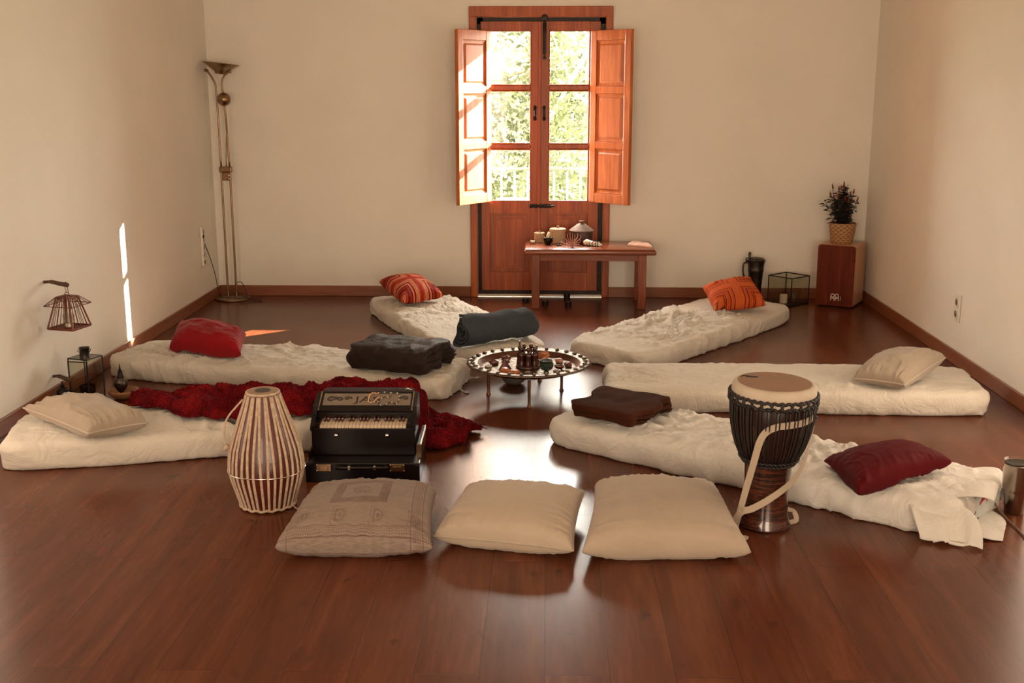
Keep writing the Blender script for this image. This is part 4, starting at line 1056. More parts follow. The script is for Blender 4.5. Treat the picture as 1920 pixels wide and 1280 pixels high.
jr = MB().lathe([(0, 0), (.040, 0), (.042, .08), (.040, .082), (.037, .006), (0, .006)], 4).build('square_candle_glass', M['smoke'], None, False, (-2.525, 5.975, .0065), (0, 0, math.radians(27)))
tag(jr, 'square smoked glass candle holder inside the tall glass lantern', 'candle holder')

wb = MB().lathe([(0, 0), (.035, 0), (.060, .012), (.080, .035), (.084, .052), (.080, .053), (.074, .036), (.055, .016), (0, .010)], 48)
tag(wb.build('wooden_bowl', wood('bowl_wood', (.20, .085, .035), (.42, .20, .09), 'x', 2, .45, .2, False), None, True, (-2.345, 6.02, 0)), 'round wooden bowl on the floor right of the tall glass lantern', 'bowl')
ol = tag(empty('ornate_bottle', (-2.355, 6.02, .0145)), 'dark ornate metal and glass bottle with a pointed stopper standing in the wooden bowl', 'bottle')
MB().lathe([(0, 0), (.018, 0), (.014, .008), (.008, .018), (.020, .030), (.036, .055), (.038, .075), (.028, .100), (.014, .112), (0, .112)], 32).build('belly', M['pewter'], ol, True)
MB().lathe([(.022, .104), (.018, .112), (.013, .125), (.013, .140), (0, .142)], 24).build('neck', M['black'], ol, True)
MB().lathe([(0, .141), (.008, .143), (.005, .155), (.003, .175), (0, .185)], 12).build('stopper', M['black'], ol, True)
MB().box((-.008, -.040, .052), (.012, -.030, .080), .002).build('belly_panel', M['black'], ol)
ib = tag(empty('incense_burner', (-2.625, 5.885, 0)), 'small black lidded incense burner at the wall, left of the tall glass lantern', 'incense burner')
MB().lathe([(0, 0), (.022, 0), (.016, .012), (.030, .03), (.034, .055), (.030, .072), (0, .072)], 28).build('bowl', M['black'], ib, True, auto=50)
MB().lathe([(0, .072), (.034, .072), (.030, .084), (.018, .096), (.010, .10), (.012, .108), (.006, .115), (.004, .13), (0, .132)], 28).build('lid', M['black'], ib, True, auto=50)
MB().tube(bez([(.033, 0, .06), (.050, 0, .068), (.048, 0, .082), (.034, 0, .080)], 5), .003, 6).build('handle', M['black'], ib, True)
tag(MB().lathe([(0, 0), (.018, 0), (.024, .02), (.022, .035), (.019, .035), (.018, .012), (0, .012)], 20).build('dark_candle_cup', M['black'], None, True, (-2.575, 5.845, 0)), 'low dark candle cup just right of the small black incense burner', 'candle holder')

# ------------------------------------------------------------------ tray table
TX, TY, TZ = -.100, 6.19, .150
table = tag(empty('tray_table', (TX, TY, 0)), 'round engraved metal tray table with a scalloped rim in the centre of the room', 'table')
traym, nt_, b_ = newmat('engraved_tray'); v_ = coords(nt_)
n_ = noise(nt_, v_, 55, 4, .7); sp_ = nt_.nodes.new('ShaderNodeSeparateXYZ'); nt_.links.new(v_, sp_.inputs[0])
x_, y_ = X(nt_, sp_.outputs[0]), X(nt_, sp_.outputs[1]); r_ = (x_ * x_ + y_ * y_).sqrt(); a_ = y_.atan2(x_)
pat = ((r_ * 160.0).sin() + (a_ * 36.0).sin() + (n_ - .5) * 5.0) * .25
nt_.links.new(ramp(nt_, pat + .5, [(.2, (.06, .036, .024)), (.5, (.17, .13, .095)), (.8, (.28, .225, .17))]), b_.inputs['Base Color'])
b_.inputs['Metallic'].default_value = .9; b_.inputs['Roughness'].default_value = .55; bump(nt_, b_, pat, .5, .003)
silver = plain('tarnished_silver', (.13, .095, .068), .48, .95, .35, 35)
copperd = plain('dark_copper', (.14, .060, .035), .38, .9, .3, 25)
MB().lathe([(0, .156), (.262, .156), (.262, .150), (0, .150)], 96).build('tray_plate', traym, table, True, auto=40)
MB().lathe([(.258, .153), (.272, .160), (.288, .180), (.294, .182), (.290, .176), (.274, .152), (.258, .150)], 96, close=False).build('tray_wall', copperd, table, True)
nn = 240
def scal(k, n, r, z):
    if r < .31: return 1
    return 1 + .022 * abs(math.sin(k / n * 2 * PI * 15)) ** .6 + .006 * math.sin(k / n * 2 * PI * 60)
rim = MB().lathe([(.288, .183), (.300, .186), (.312, .184), (.326, .190), (.338, .186), (.342, .180), (.334, .176), (.300, .178), (.288, .180)], nn, rad=scal, close=False)
rimo = rim.build('scalloped_rim', silver, table, True)
bo = MB().lathe([(0, -.005), (.008, -.003), (.011, .001), (.007, .006), (0, .008)], 8, Matrix.Diagonal((1.5, 1, 1, 1))).build('rim_boss', silver, table, True)
for k in range(30):
    a = k / 30 * 2 * PI; c = bo if k == 0 else bo.copy()
    if k: COL.objects.link(c)
    c.location = (.318 * math.cos(a), .318 * math.sin(a), .190); c.rotation_euler = (0, 0, a)
for lx_, ly_ in ((.007, -.285), (-.225, -.03), (.185, .065), (.06, .27)):
    MB().lathe([(0, 0), (.013, 0), (.014, .006), (.009, .012), (.008, .03), (.0085, .10), (.010, .12), (.009, .15), (0, .152)], 16, None, (lx_, ly_, 0)).build('leg', copperd, table, True, auto=50)
z0 = .1565
fg = tag(empty('figure_ring', (-.105, 6.165, z0)), 'dark bronze candle holder of standing figures in a circle at the middle of the tray', 'sculpture')
bronze = plain('dark_bronze', (.060, .020, .012), .25, .5, .4, 30, coat=.4)
MB().lathe([(0, 0), (.066, 0), (.068, .010), (.062, .018), (.050, .020), (0, .020)], 40).build('round_base', bronze, fg, True, auto=50)
MB().lathe([(0, .020), (.020, .020), (.022, .075), (.030, .085), (.024, .088), (0, .08)], 24).build('candle_bowl', bronze, fg, True, auto=50)
for k in range(7):
    a = k / 7 * 2 * PI + .3; R_ = Matrix.Rotation(a, 4, 'Z') @ Matrix.Translation((.046, 0, .018))
    m = MB().lathe([(0, 0), (.019, 0), (.017, .02), (.014, .04), (.017, .058), (.015, .070), (.006, .078), (.006, .081), (.011, .087), (.0125, .095), (.009, .105), (0, .109)], 14, R_)
    m.tube([R_ @ Vector((0, .010, .070)), R_ @ Vector((.004, .022, .062)), R_ @ Vector((-.004, .032, .075))], .0042, 6).tube([R_ @ Vector((0, -.010, .070)), R_ @ Vector((.004, -.022, .062)), R_ @ Vector((-.004, -.032, .075))], .0042, 6)
    if k == 3: m.tube([R_ @ Vector((0, 0, .105)), R_ @ Vector((0, 0, .135))], .005, 6)
    m.build('standing_figure', bronze, fg, True, auto=60)
cup = tag(empty('hobnail_cup', (-.002, 6.055, z0)), 'dark green knobbly glass cup on the tray, right of the figures', 'cup')
gm = plain('dark_green_glass', (.012, .022, .014), .12, 0, .3, 40, coat=.8)
m = MB().lathe([(0, 0), (.016, 0), (.014, .006), (.010, .010), (.026, .018), (.036, .034), (.037, .052), (.033, .066), (.037, .071), (.033, .071), (.029, .060), (.030, .035), (0, .02)], 40)
m.build('bowl', gm, cup, True)
kb = MB()
for r_i, (zz, rr_) in enumerate(((.024, .0305), (.033, .0360), (.042, .0370), (.051, .0370))):
    for k in range(18): a = (k + .5 * (r_i % 2)) / 18 * 2 * PI; kb.lathe([(0, 0), (.0042, 0), (.003, .0025), (0, .0035)], 6, Matrix.Translation((rr_ * math.cos(a) * .98, rr_ * math.sin(a) * .98, zz)) @ Matrix.Rotation(a, 4, 'Z') @ Matrix.Rotation(PI/2, 4, 'Y'))
kb.build('hobnails', gm, cup, True)
def rock(name, loc, dims, mat, label, cat, seed, rz=0, sub=2, group=None, rough=.35):
    t = bmesh.new(); bmesh.ops.create_icosphere(t, subdivisions=sub, radius=1); rs = random.Random(seed)
    for v in t.verts:
        k = 1 + rs.uniform(-rough, rough) * .6; v.co = Vector((v.co.x * dims[0] * k, v.co.y * dims[1] * k, v.co.z * dims[2] * k))
    zz = min(v.co.z for v in t.verts) * .72
    for v in t.verts: v.co.z = max(v.co.z, zz) - zz
    return tag(MB()._add(t).build(name, mat, None, False, loc, (0, 0, rz)), label, cat, group)
amber = plain('amber_stone', (.40, .125, .045), .3, 0, .35, 25, coat=.4); darkst = plain('dark_red_stone', (.10, .028, .018), .35, 0, .4, 30, coat=.3); pinkst = plain('rose_stone', (.36, .16, .10), .4, 0, .3, 30)
rock('amber_crystal', (-.228, 6.020, z0), (.030, .026, .020), amber, 'orange rough crystal at the front left of the tray, left one of a touching pair', 'crystal', 1, group='orange crystals on the tray')
rock('amber_crystal', (-.172, 5.990, z0), (.028, .024, .019), amber, 'orange rough crystal at the front of the tray, right one of a touching pair', 'crystal', 4, group='orange crystals on the tray')
rock('amber_crystal', (-.020, 6.350, z0), (.036, .028, .033), amber, 'larger orange rough crystal behind the figures on the tray', 'crystal', 9, group='orange crystals on the tray')
t = bmesh.new(); bmesh.ops.create_cone(t, cap_ends=True, segments=4, radius1=.040, radius2=.002, depth=.058)
for v in t.verts: v.co.z += .029
tag(MB()._add(t).build('crystal_pyramid', darkst, None, False, (-.232, 6.12, z0), (0, 0, .4)), 'dark red stone pyramid on the left half of the tray', 'pyramid')
rock('dark_stone', (-.300, 6.235, z0), (.028, .022, .018), darkst, 'dark reddish stone at the back left of the tray', 'stone', 12, group='dark stones on the tray')
rock('dark_stone', (-.232, 6.325, z0), (.028, .020, .020), darkst, 'dark reddish stone behind the pyramid on the tray', 'stone', 14, group='dark stones on the tray')
rock('dark_stone', (.070, 6.290, z0), (.023, .018, .016), pinkst, 'rose brown stone at the back right of the tray', 'stone', 16, group='dark stones on the tray')
rock('dark_stone', (.118, 6.200, z0), (.022, .018, .016), darkst, 'dark red stone at the far right of the tray', 'stone', 18, group='dark stones on the tray')
rock('dark_stone', (.108, 6.030, z0), (.016, .014, .012), pinkst, 'small rose brown stone at the front right of the tray', 'stone', 20, group='dark stones on the tray')
rock('flat_pebble', (-.014, 5.972, z0), (.021, .015, .008), pinkst, 'flat pale pebble at the front edge of the tray beside the green cup', 'stone', 22, rough=.1)
for loc, lb in (((-.325, 6.125), 'small metal tealight at the left side of the tray'), ((.055, 6.040), 'small metal tealight right of the green cup on the tray'), ((-.100, 5.985), 'small metal tealight at the foot of the figures on the tray')):
    o = MB().lathe([(0, 0), (.019, 0), (.020, .020), (.018, .020), (.017, .016), (0, .016)], 24).build('tealight', plain('grey_tin', (.30, .24, .19), .35, .7, .2, 30), None, True, (*loc, z0), auto=40)
    tag(o, lb, 'candle', 'metal tealights on the tray'); MB().lathe([(0, .0165), (.0165, .0165), (.0165, .018), (0, .018)], 20).build('wax', M['clay'], o, True)
tag(MB().lathe([(0, 0), (.016, .001), (.028, .012), (.030, .020), (.027, .020), (.016, .006), (0, .005)], 24, Matrix.Diagonal((1, .6, 1, 1))).build('boat_dish', copperd, None, True, (.070, 6.140, z0)), 'small oval metal dish on the right half of the tray', 'dish')
tag(MB().prism([(-.034, 0), (-.015, -.010), (.010, -.010), (.034, 0), (.010, .009), (-.015, .009)], 0, .004).build('dried_leaf', plain('dried_leaf', (.16, .10, .05), .7, 0, .3, 60), None, False, (-.268, 6.02, z0), (0, 0, .1)), 'dried leaf lying at the front left of the tray', 'leaf')
tag(MB().lathe([(0, 0), (.035, 0), (.060, .018), (.078, .050), (.082, .072), (.078, .072), (.070, .045), (.05, .018), (0, .010)], 48).build('metal_bowl', plain('grey_enamel', (.14, .13, .11), .35, .3, .2, 10), None, True, (-.190, 6.40, 0)), 'grey bowl on the floor under the left side of the tray table', 'bowl')

# ------------------------------------------------------------------ strapped drum
dr = tag(empty('strapped_drum', (-1.150, 4.42, 0), 0), 'barrel shaped dark red drum covered in white straps, upright left of the harmonium', 'drum')
prof = [(0, .0), (.100, .0), (.108, .006), (.112, .02), (.128, .075), (.146, .135), (.151, .165), (.150, .20), (.140, .26), (.118, .33), (.096, .39), (.078, .44), (.066, .478), (.062, .488), (0, .488)]
from bisect import bisect
def prad(z, pr=None):
    pr = pr or prof[1:-1]
    for (r0, z0_), (r1, z1_) in zip(pr, pr[1:]):
        if z0_ <= z <= z1_: return r0 + (r1 - r0) * (z - z0_) / (z1_ - z0_ + 1e-9)
    return pr[-1][0]
MB().lathe(prof, 64).build('shell', plain('dark_red_clay', (.070, .010, .006), .35, 0, .3, 12, coat=.3), dr, True, auto=50)
strap = plain('cotton_strap', (.46, .34, .24), .85, 0, .2, 60, .3)
lc = MB(); NS = 34
zs = [.012, .03, .075, .12, .165, .21, .26, .31, .36, .41, .45, .478]
rs = random.Random(4)
for k in range(NS):
    a0 = k / NS * 2 * PI + rs.uniform(-.02, .02); pts = []
    for z in zs:
        tw = (.055 if k % 2 else -.055) * (z - .165) / .32 if z > .165 else 0
        r = prad(z) + .0035; pts.append((r * math.cos(a0 + tw), r * math.sin(a0 + tw), z))
    # flat strap: quad strip with thickness
    t = bmesh.new(); prev = None; wdt = .0052
    for i, p in enumerate(pts):
        p = Vector(p); out = Vector((p.x, p.y, 0)).normalized(); tg = Vector((-out.y, out.x, 0))
        q = [t.verts.new(p + tg * wdt - out * .003), t.verts.new(p + tg * wdt * .9 + out * .0012), t.verts.new(p + out * .002), t.verts.new(p - tg * wdt * .9 + out * .0012), t.verts.new(p - tg * wdt - out * .003)]
        if prev:
            for j in range(4): t.faces.new((prev[j], prev[j + 1], q[j + 1], q[j]))
        prev = q
    bmesh.ops.recalc_face_normals(t, faces=t.faces); lc._add(t)
lc.build('strap_lacing', strap, dr, True)
MB().tube([((.157 + .001 * math.sin(5 * a)) * math.cos(a), (.157 + .001 * math.sin(5 * a)) * math.sin(a), .163 + .002 * math.sin(3 * a)) for a in [k / 96 * 2 * PI for k in range(96)]], .0022, 6, True).build('wire_ring', M['chrome'], dr, True)
bh = MB().tube([(.112 * math.cos(a), .112 * math.sin(a), .012 + .003 * math.sin(17 * a)) for a in [k / 102 * 2 * PI for k in range(102)]], .006, 6, True)
bh.build('bottom_hoop', strap, dr, True)
MB().tube([(.064 * math.cos(a), .064 * math.sin(a), .484) for a in [k / 60 * 2 * PI for k in range(60)]], .006, 8, True).build('top_hoop', strap, dr, True)
MB().lathe([(0, .490), (.058, .490), (.060, .486), (0, .486)], 48).build('top_skin', plain('drum_skin', (.30, .19, .12), .7, 0, .15, 15), dr, True, auto=40)
MB().lathe([(0, .4925), (.030, .4925), (.033, .4895), (0, .4895)], 40).build('black_spot', plain('skin_paste', (.05, .035, .028), .6), dr, True, auto=40)
MB().tube(bez([(-.075, -.03, .46), (-.14, -.05, .38), (-.150, -.06, .30), (-.145, -.06, .26)], 6), .004, 6).tube([(-.150, -.058, .255), (-.138, -.062, .275)], .008, 6).build('loose_strap', strap, dr, True)
MB().tube(bez([(.108, -.03, .010), (.135, -.06, .006), (.15, -.045, .006), (.145, -.085, .006)], 6), .003, 5).build('strap_end', strap, dr, True)

# ------------------------------------------------------------------ harmonium
hm = tag(empty('harmonium', (-.805, 4.84, 0), math.radians(1.5)), 'black hand harmonium opened in its case, between the strapped drum and the front cushions', 'harmonium')
lac = plain('black_lacquer', (.006, .003, .003), .30, 0, .3, 8, spec=.25); lac2 = plain('bellows_cloth', (.035, .020, .022), .6, 0, .3, 8)
cs = MB().box((-.250, -.14, .0), (.250, .235, .088), .004).box((.232, -.06, .088), (.250, .235, .150), .003).box((-.250, -.06, .088), (-.240, .235, .115), .002)
cs_ = cs.build('case', lac, hm)
MB().box((.2505, -.06, .088), (.2525, .20, .150), .001).box((.232, -.064, .088), (.2525, -.060, .150), .001).build('brass_side_trim', M['brass'], cs_)
for x in (-.168, .152):
    l_ = MB().box((x - .033, -.146, .052), (x + .033, -.140, .084), .002).box((x - .020, -.150, .060), (x + .020, -.146, .076), .002).build('latch', M['brass'], cs_)
    for dx in (-.029, .029):
        for dz in (.055, .081): MB().lathe([(0, 0), (.0035, 0), (.0025, .002), (0, .003)], 8, Matrix.Translation((x + dx, -.146, dz)) @ Matrix.Rotation(PI/2, 4, 'X')).build('rivet', M['chrome'], l_, True)
MB().tube(bez([(-.10, -.143, .072), (-.098, -.158, .072), (.098, -.158, .072), (.10, -.143, .072)], 6), (.005, .009), 8).build('carrying_handle', lac, cs_, True)
for x in (-.055, .055): MB().box((x - .006, -.166, .063), (x + .006, -.142, .082), .002).build('handle_bracket', M['chrome'], cs_)
for x in (-.238, .238): MB().box((x - .012, -.142, .076), (x + .012, -.138, .090), .001).build('corner_plate', M['pewter'], cs_)
bd_ = MB().box((-.238, -.030, .088), (.222, .19, .213), .004).build('body', lac, hm)
for x0, x1 in ((-.242, -.222), (.206, .226)): MB().prism([(-.034, .20), (-.034, .222), (.030, .262), (.048, .292), (.185, .322), (.19, .322), (.19, .20)], x0, x1, .002, Matrix(((0, 0, 1, 0), (1, 0, 0, 0), (0, 1, 0, 0), (0, 0, 0, 1)))).build('side_cheek', lac, hm)
MB().box((-.222, .056, .213), (.206, .19, .262), .003).build('key_block', lac, bd_)
# sloping fallboard carrying the lettering
Rf = Matrix.Translation((0, .052, .262)) @ Matrix.Rotation(math.radians(21), 4, 'X')
fb = MB().box((-.222, 0, 0), (.206, .145, .010), .002, Rf).build('fallboard', lac, hm)
MB().box((-.205, .040, .0102), (.192, .128, .0112), 0, Rf).build('lettering_panel', plain('grey_panel', (.20, .155, .12), .5), fb)
for x0, x1 in ((-.222, -.215), (.199, .206)): MB().box((x0, .0, .010), (x1, .145, .013), .001, Rf).build('metal_edging', M['steel'], fb)
gm2 = plain('dark_lettering', (.025, .012, .008), .5)
text_part('JAS', .062, gm2, fb, Rf @ Matrix.Translation((-.062, .062, .0113)) @ Matrix.Diagonal((1.35, 1, 1, 1)), 'lettering')
fl_ = MB()
def swirl(cx, cy, s, f):
    pts = [(cx + f * s * (.9 - .055 * k) * math.cos(k * .5), cy + s * .75 * (.9 - .055 * k) * math.sin(k * .5), .0125) for k in range(14)]
    fl_.tube([Rf @ Vector(p) for p in pts], [.0040 - .0001 * k for k in range(14)], 5)
swirl(-.168, .082, .030, 1); swirl(-.132, .082, .024, -1); swirl(-.095, .088, .020, 1); swirl(.165, .090, .022, -1)
fl_.build('floral_ornament', gm2, fb, True)
kw = .3840 / 24; ivory = plain('ivory_key', (.58, .46, .34), .35, 0, .05); kb_ = plain('dark_key', (.05, .012, .008), .25, 0, .2, coat=.5)
ky0 = -.200
wk = MB().box((0, -.028, -.006), (kw - .0012, .062, .006), .0012).build('white_key', ivory, hm, loc=(ky0, 0, .221), rot=(math.radians(6), 0, 0))
for k in range(1, 24): c = wk.copy(); COL.objects.link(c); c.location = (ky0 + k * kw, 0, .221)
bk = MB().box((-.0052, .016, .004), (.0052, .058, .022), .004).build('black_key', kb_, hm, loc=(ky0 + kw, 0, .223), rot=(math.radians(6), 0, 0))
first = True
for k in range(23):
    if k % 7 in (2, 6): continue
    c = bk if first else bk.copy()
    if not first: COL.objects.link(c)
    first = False; c.location = (ky0 + (k + 1) * kw - .0005, 0, .223)
for a_, b_x in ((-.222, -.201), (.185, .206)): MB().box((a_, -.030, .213), (b_x, .055, .236), .002).build('end_block', lac, hm)
for x in (-.125, .100):
    MB().lathe([(0, 0), (.004, 0), (.004, .012), (.008, .014), (.009, .020), (.005, .024), (0, .025)], 14, Matrix.Translation((x, -.030, .185)) @ Matrix.Rotation(PI/2, 4, 'X')).build('stop_knob', M['chrome'], hm, True)
bl = MB()
for k in range(6):
    y = .192 + k * .006; bl.box((-.215 + .002 * k, y, .12), (.200 - .002 * k, y + .0045, .328 + (.004 if k % 2 else 0)), .001)
bl.box((-.208, .190, .12), (.192, .226, .318)).build('bellows', lac2, hm)
MB().box((-.215, .227, .10), (.200, .235, .325), .003).build('bellows_board', lac, hm)
MB().tube([(.16, .195, .322), (.17, .190, .338), (.19, .190, .330)], .003, 6).build('bellows_catch', M['chrome'], hm, True)
# bead strings lying on the fallboard
bt = empty('bead_bracelet', (0, 0, 0))
Mw = Matrix.Translation((-.805, 4.84, 0)) @ Matrix.Rotation(math.radians(1.5), 4, 'Z') @ Rf
def beads(name, pts, r, mats, label, group, pend=None):
    pts = bez(pts, 10); L_ = [0]
    for a, b in zip(pts, pts[1:]): L_.append(L_[-1] + (b - a).length)
    P3 = []; s_ = 0
    while s_ < L_[-1]:
        i = max(1, next(j for j, q in enumerate(L_) if q >= s_)); t = (s_ - L_[i-1]) / (L_[i] - L_[i-1] + 1e-9); P3.append(pts[i-1].lerp(pts[i], t)); s_ += r * 2.05
    base = Mw @ P3[0]; root = tag(empty(name, tuple(base)), label, 'beads', group)
    pr = {}
    for k, p in enumerate(P3[:95]):
        m_ = mats[k % len(mats)]
        wp = Mw @ p - base
        if m_.name not in pr:
            o = MB().lathe([(0, -r), (r * .7, -r * .7), (r, 0), (r * .7, r * .7), (0, r)], 8).build('bead', m_, root, True, tuple(wp)); pr[m_.name] = o
        else: c = pr[m_.name].copy(); COL.objects.link(c); c.location = wp
    return root
bpy.data.objects.remove(bt)
b1, b2, b3, b4 = plain('cream_bead', (.55, .42, .30), .4), plain('black_bead', (.015, .012, .010), .2, coat=.5), plain('green_bead', (.05, .10, .04), .3), plain('amber_bead', (.50, .20, .06), .3)
zb = .0175
beads('bead_necklace', [(.100, .10, zb), (.060, .085, zb), (.045, .055, zb), (.070, .030, zb), (.105, .055, zb), (.13, .04, zb), (.140, .08, zb), (.135, .120, zb), (.10, .125, zb), (.07, .13, zb), (.04, .125, zb)], .0036, [b2, b2, b1, b3], 'black and cream bead necklace looped on the harmonium top', 'bead strings on the harmonium')
beads('bead_bracelet', [(.035, .118, zb), (.02, .125, zb), (.005, .115, zb), (.0, .08, zb), (.005, .055, zb), (.025, .055, zb), (.035, .075, zb), (.05, .10, zb)], .0040, [b4, b1], 'amber and cream bead bracelet beside the necklace on the harmonium top', 'bead strings on the harmonium')

# ------------------------------------------------------------------ goblet drum
dj = tag(empty('goblet_drum', (.862, 4.265, 0), 0, (math.radians(1.2), math.radians(1.2), 0)), 'tall rope tuned goblet drum with a beige strap, right of the front cushions', 'drum')
jm, nt_, b_ = newmat('striped_lacquer'); v_ = coords(nt_, 'Object', (1.2, 1.2, 26)); n_ = noise(nt_, v_, 5.5, 4, .6, .15)
nt_.links.new(ramp(nt_, n_, [(.36, (.010, .003, .002)), (.48, (.030, .007, .004)), (.56, (.12, .030, .013)), (.60, (.03, .007, .004)), (.72, (.010, .003, .003))]), b_.inputs['Base Color'])
b_.inputs['Roughness'].default_value = .22; b_.inputs['Coat Weight'].default_value = .8; b_.inputs['Coat Roughness'].default_value = .06
MB().lathe([(0, .0), (.100, .0), (.104, .006), (.104, .016), (.096, .030), (.090, .060), (.086, .11), (.086, .16), (.090, .225), (.093, .262), (.096, .275), (0, .275)], 64).build('foot', jm, dj, True, auto=50)
MB().lathe([(.088, .270), (.105, .285), (.126, .325), (.145, .385), (.156, .45), (.160, .515), (.150, .575), (.0, .575)], 64, close=False).build('bowl', plain('dark_shell', (.020, .007, .005), .25, 0, .3, 10, coat=.6), dj, True)
skin = plain('rubbed_skin', (.50, .42, .33), .75, 0, .08, 12)
MB().lathe([(.157, .540), (.1615, .552), (.1600, .572), (.152, .584), (.140, .588), (.138, .586)], 72, close=False).build('skin_edge', skin, dj, True)
hd = MB().lathe([(.1405, .5878), (.10, .589), (0, .589)], 72, close=False).build('drum_head', plain('brown_head', (.27, .155, .095), .75, 0, .08, 9), dj, True)
mk = MB().tube(bez([(-.118, .055, .5905), (-.108, .070, .5905), (-.09, .066, .5905), (-.098, .056, .5905)], 5), (.003, .0008), 6).prism([(-.100, .052), (-.060, .045), (-.052, .060), (-.092, .068)], .5895, .5903)
mk.build('printed_mark', M['black'], hd)
rope = plain('black_rope', (.012, .008, .007), .55, 0, .3, 120, .3)
def ringat(r, z, th, name, wob=.002, turns=40):
    MB().tube([((r + wob * math.sin(turns * a)) * math.cos(a), (r + wob * math.sin(turns * a)) * math.sin(a), z + wob * 1.2 * math.cos(turns * a)) for a in [k / 320 * 2 * PI for k in range(320)]], th, 7, True).build(name, rope, dj, True)
ringat(.166, .545, .0062, 'upper_rope_ring', .0022); ringat(.166, .520, .0060, 'middle_rope_ring', .0030); ringat(.112, .288, .0050, 'lower_rope_ring', .0022); ringat(.101, .272, .0050, 'bottom_rope_ring', .0018)
kn = MB(); NR = 28
for k in range(NR):
    a = k / NR * 2 * PI
    kn.tube([(.169 * math.cos(a + s_ * .03), .169 * math.sin(a + s_ * .03), .533 + .016 * s_) for s_ in (-1, -.3, .3, 1)], .0050, 6)
    kn.tube([(.169 * math.cos(a - s_ * .03), .169 * math.sin(a - s_ * .03), .533 + .016 * s_) for s_ in (-1, -.3, .3, 1)], .0050, 6)
kn.build('knot_loops', rope, dj, True)
wp_ = MB().lathe([(.1605, .523), (.1625, .533), (.161, .542), (.158, .542), (.158, .523)], 72, close=False); wp_.build('skin_band', skin, dj, True)
vr = MB(); bp = [(.105, .285), (.126, .325), (.145, .385), (.156, .45), (.160, .515)]
for k in range(NR * 2):
    a = (k + (.25 if k % 2 else -.25) * .5) / (NR * 2) * 2 * PI
    vr.tube([((prad(z, bp) + .0045) * math.cos(a), (prad(z, bp) + .0045) * math.sin(a), z) for z in (.288, .31, .335, .37, .41, .45, .49, .518)], .0030, 6)
vr.build('tuning_rope', rope, dj, True)
kc = MB(); rs = random.Random(9)
for z in [.39 + .012 * k for k in range(11)]:
    for a in (.05 + rs.uniform(-.06, .06), .22 + rs.uniform(-.05, .05)):
        r = prad(min(z, .515), bp) + .010; kc.lathe([(0, -.008), (.008, -.005), (.010, 0), (.008, .005), (0, .008)], 8, Matrix.Translation((r * math.cos(a), r * math.sin(a), z)))
kc.build('rope_knots', rope, dj, True)
sm = fabric('webbing', (.42, .34, .26), .85, .1, 8, .05, .1, 1.5, 600)
def strip(name, pts, wdt, nrm, th=.0016, parent=dj):
    P_ = [Vector(p) for p in bez(pts, 8)]; t = bmesh.new(); prev = None
    for i, p in enumerate(P_):
        d = (P_[min(i+1, len(P_)-1)] - P_[max(i-1, 0)]).normalized(); nv = nrm(p) if callable(nrm) else Vector(nrm); sd = d.cross(nv).normalized() * wdt / 2; nv = sd.cross(d).normalized() * th
        q = [t.verts.new(p + sd + nv), t.verts.new(p - sd + nv), t.verts.new(p - sd - nv), t.verts.new(p + sd - nv)]
        if prev:
            for j in range(4): t.faces.new((prev[j], prev[(j+1) % 4], q[(j+1) % 4], q[j]))
        else: t.faces.new(q)
        prev = q
    t.faces.new(prev); bmesh.ops.recalc_face_normals(t, faces=t.faces)
    return MB()._add(t).build(name, sm, parent, True, auto=50)
radial = lambda p: Vector((p.x, p.y, 0)).normalized()
def onb(adeg, z, off=.003):
    a = math.radians(adeg); r = prad(z, bp) + off; return (r * math.cos(a), r * math.sin(a), z)
strip('strap', [onb(-22, .475), onb(-40, .472), onb(-60, .466), onb(-80, .462), onb(-95, .455), onb(-108, .432, .006), (-.070, -.150, .39), (-.085, -.140, .30), (-.100, -.120, .20), (-.115, -.105, .10), (-.125, -.10, .045), (-.130, -.10, .010)], .026, radial)
strip('strap', [onb(-8, .42, .010), (.140, -.055, .36), (.115, -.09, .29), (.070, -.115, .225), (.0, -.125, .165), (-.070, -.120, .115), (-.110, -.11, .095), (-.135, -.10, .05)], .026, radial)
strip('strap_end', [(.085, .02, .060), (.125, .05, .040), (.135, .03, .012), (.105, .01, .006)], .02, (0, -.6, .8))
strip('strap_end', [(-.135, -.10, .05), (-.14, -.12, .012), (-.10, -.15, .004), (-.09, -.13, .004)], .02, (0, -.3, 1))

# ------------------------------------------------------------------ tumbler
tu = tag(empty('steel_tumbler', (1.903, 4.425, 0)), 'brushed steel tumbler with a clear lid on the floor at the right edge', 'tumbler')
MB().lathe([(0, 0), (.036, 0), (.038, .003), (.045, .088), (.048, .100), (.053, .112), (.056, .206), (.057, .210), (.054, .211), (.050, .12), (0, .10)], 64).build('body', M['steel'], tu, True, auto=45)
MB().lathe([(0, .204), (.048, .204), (.050, .212), (.0575, .214), (.058, .222), (.054, .224), (.050, .216), (0, .209)], 64).build('lid', M['clear'], tu, True, auto=45)

# loose end of the white mattress: inner ticking, sheet flaps, cord
mo_ = mF[0]; L0 = Vector(mo_.location)
def local(p): return tuple(Vector(p) - L0)
tick, nt_, b_ = newmat('mattress_ticking'); v_ = coords(nt_); b_.inputs['Roughness'].default_value = .8
nt_.links.new(ramp(nt_, noise(nt_, v_, 30, 2), [(.3, (.50, .53, .50)), (.7, (.60, .62, .58))]), b_.inputs['Base Color'])
E_ = np.array([1.835, 4.575]) ; W_ = np.array([1.555, 4.095]); dv = (E_ - W_); ou = np.array([dv[1], -dv[0]]) / np.linalg.norm(dv); ua = dv / np.linalg.norm(dv)
Ru = Matrix(((ua[0], ou[0], 0, 0), (ua[1], ou[1], 0, 0), (0, 0, 1, 0), (0, 0, 0, 1)))
def endp(a, o, z): p = W_ + ua * a + ou * o; return (p[0], p[1], z)
cs0 = Matrix.Translation(local((W_[0], W_[1], 0))) @ Ru
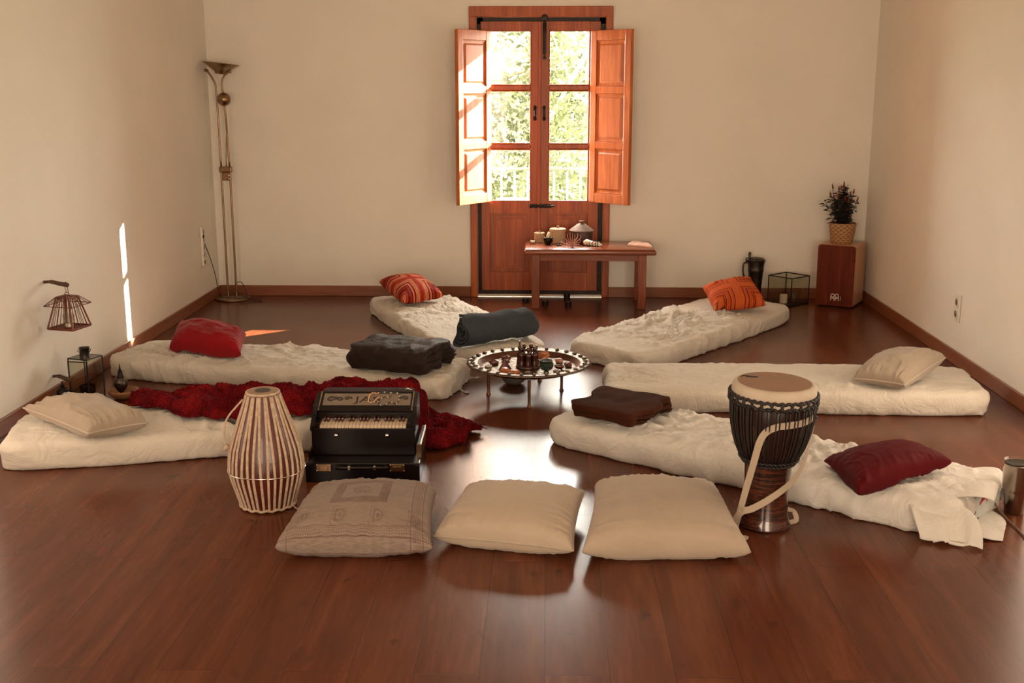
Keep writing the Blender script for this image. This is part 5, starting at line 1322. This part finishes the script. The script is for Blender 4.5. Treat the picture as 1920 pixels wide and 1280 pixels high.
cs0 = cs0 @ Matrix.Translation((.31, 0, 0)) @ Matrix.Rotation(math.radians(14), 4, 'Z') @ Matrix.Translation((-.31, .045, 0))
ti = MB().box((.16, -.10, .012), (.47, .0, .112), .016, cs0, 3).build('inner_mattress', tick, mo_); ti['label'] = 'grey white ticking showing at the open end'
redp = plain('red_print', (.45, .02, .015), .6)
cres = [Vector((.30 + .034 * math.cos(a), .0008, .066 + .034 * math.sin(a))) for a in [math.radians(20 + 14 * k) for k in range(11)]]
MB().tube([cs0 @ p for p in cres], [(.002 + .007 * math.sin(PI * k / 10), .0012) for k in range(11)], 8).build('red_emblem', redp, ti, True)
MB().tube([cs0 @ Vector(p) for p in ((.20, .001, .095), (.235, .001, .08), (.235, .001, .055), (.21, .001, .035))], .0016, 5).tube([cs0 @ Vector(p) for p in ((.185, .001, .075), (.205, .001, .04))], .0016, 5).build('outline_print', M['cable'], ti, True)
def flap(rows, seed, amp=.006, n=40):
    R3 = [(np.array(a, float), np.array(b, float)) for a, b in rows]
    u, v = np.meshgrid(np.linspace(0, 1, n), np.linspace(0, 1, n), indexing='ij')
    row = [a * (1 - u)[..., None] + b * u[..., None] for a, b in R3]
    P = row[0] * ((1 - v) * (1 - 2 * v))[..., None] + row[1] * (4 * v * (1 - v))[..., None] + row[2] * (v * (2 * v - 1))[..., None]
    nr = np.cross(R3[0][1] - R3[0][0], R3[2][0] - R3[0][0]); nr = nr / np.linalg.norm(nr) * np.sign(nr[2] + 1e-3)
    P = P + nr * (crease(np.stack([u * 4 + .6 * v, v * .8, 0*u + seed], -1), 1.6) * amp * (.4 + v))[..., None]
    P[..., 2] = np.maximum(P[..., 2] + .02 * vn(np.stack([u * 5, 0*u, 0*u + seed], -1)) * v * (P[..., 2] > .02), .003)
    o = grid('sheet_flap', P - np.array(L0), M['sheet2'], mo_); md = o.modifiers.new('s', 'SOLIDIFY'); md.thickness = .003; return o
flap([(endp(.07, -.20, .112), endp(.13, -.05, .112)), (endp(-.025, -.16, .085), endp(.06, .055, .09)), (endp(-.055, -.12, .010), endp(-.02, .10, .003))], 1, .012)
flap([(endp(.12, -.12, .110), endp(.53, -.12, .106)), (endp(.16, .03, .146), endp(.56, .02, .140)), (endp(.22, .085, .112), endp(.56, .075, .095))], 2, .008)
flap([(endp(.46, -.06, .105), endp(.54, -.14, .105)), (endp(.50, .085, .085), endp(.59, .0, .075)), (endp(.49, .095, .02), endp(.58, .02, .012))], 3, .008)
flap([(endp(.06, .04, .03), endp(.40, .03, .02)), (endp(.08, .09, .012), endp(.36, .10, .010)), (endp(.11, .15, .003), endp(.30, .13, .003))], 4, .005)
MB().tube([Vector(local(p)) for p in bez([endp(.42, .05, .06), endp(.38, .09, .03), endp(.34, .13, .010), endp(.28, .17, .006), (1.84, 4.15, .005)], 6)], .0035, 6).lathe([(0, 0), (.008, .001), (.009, .006), (0, .010)], 10, None, local((1.84, 4.15, 0))).build('zip_cord', M['clay'], mo_, True)
# fabric tab at the foot of the charcoal quilt mattress
tag_o = MB().tube(bez([(-.49, 6.17, .03), (-.455, 6.16, .012), (-.44, 6.19, .006), (-.47, 6.20, .006)], 5), (.010, .003), 6).build('sheet_tie', M['beige'], None, True)
for v in tag_o.data.vertices: v.co = v.co - mC[0].location
tag_o.parent = mC[0]
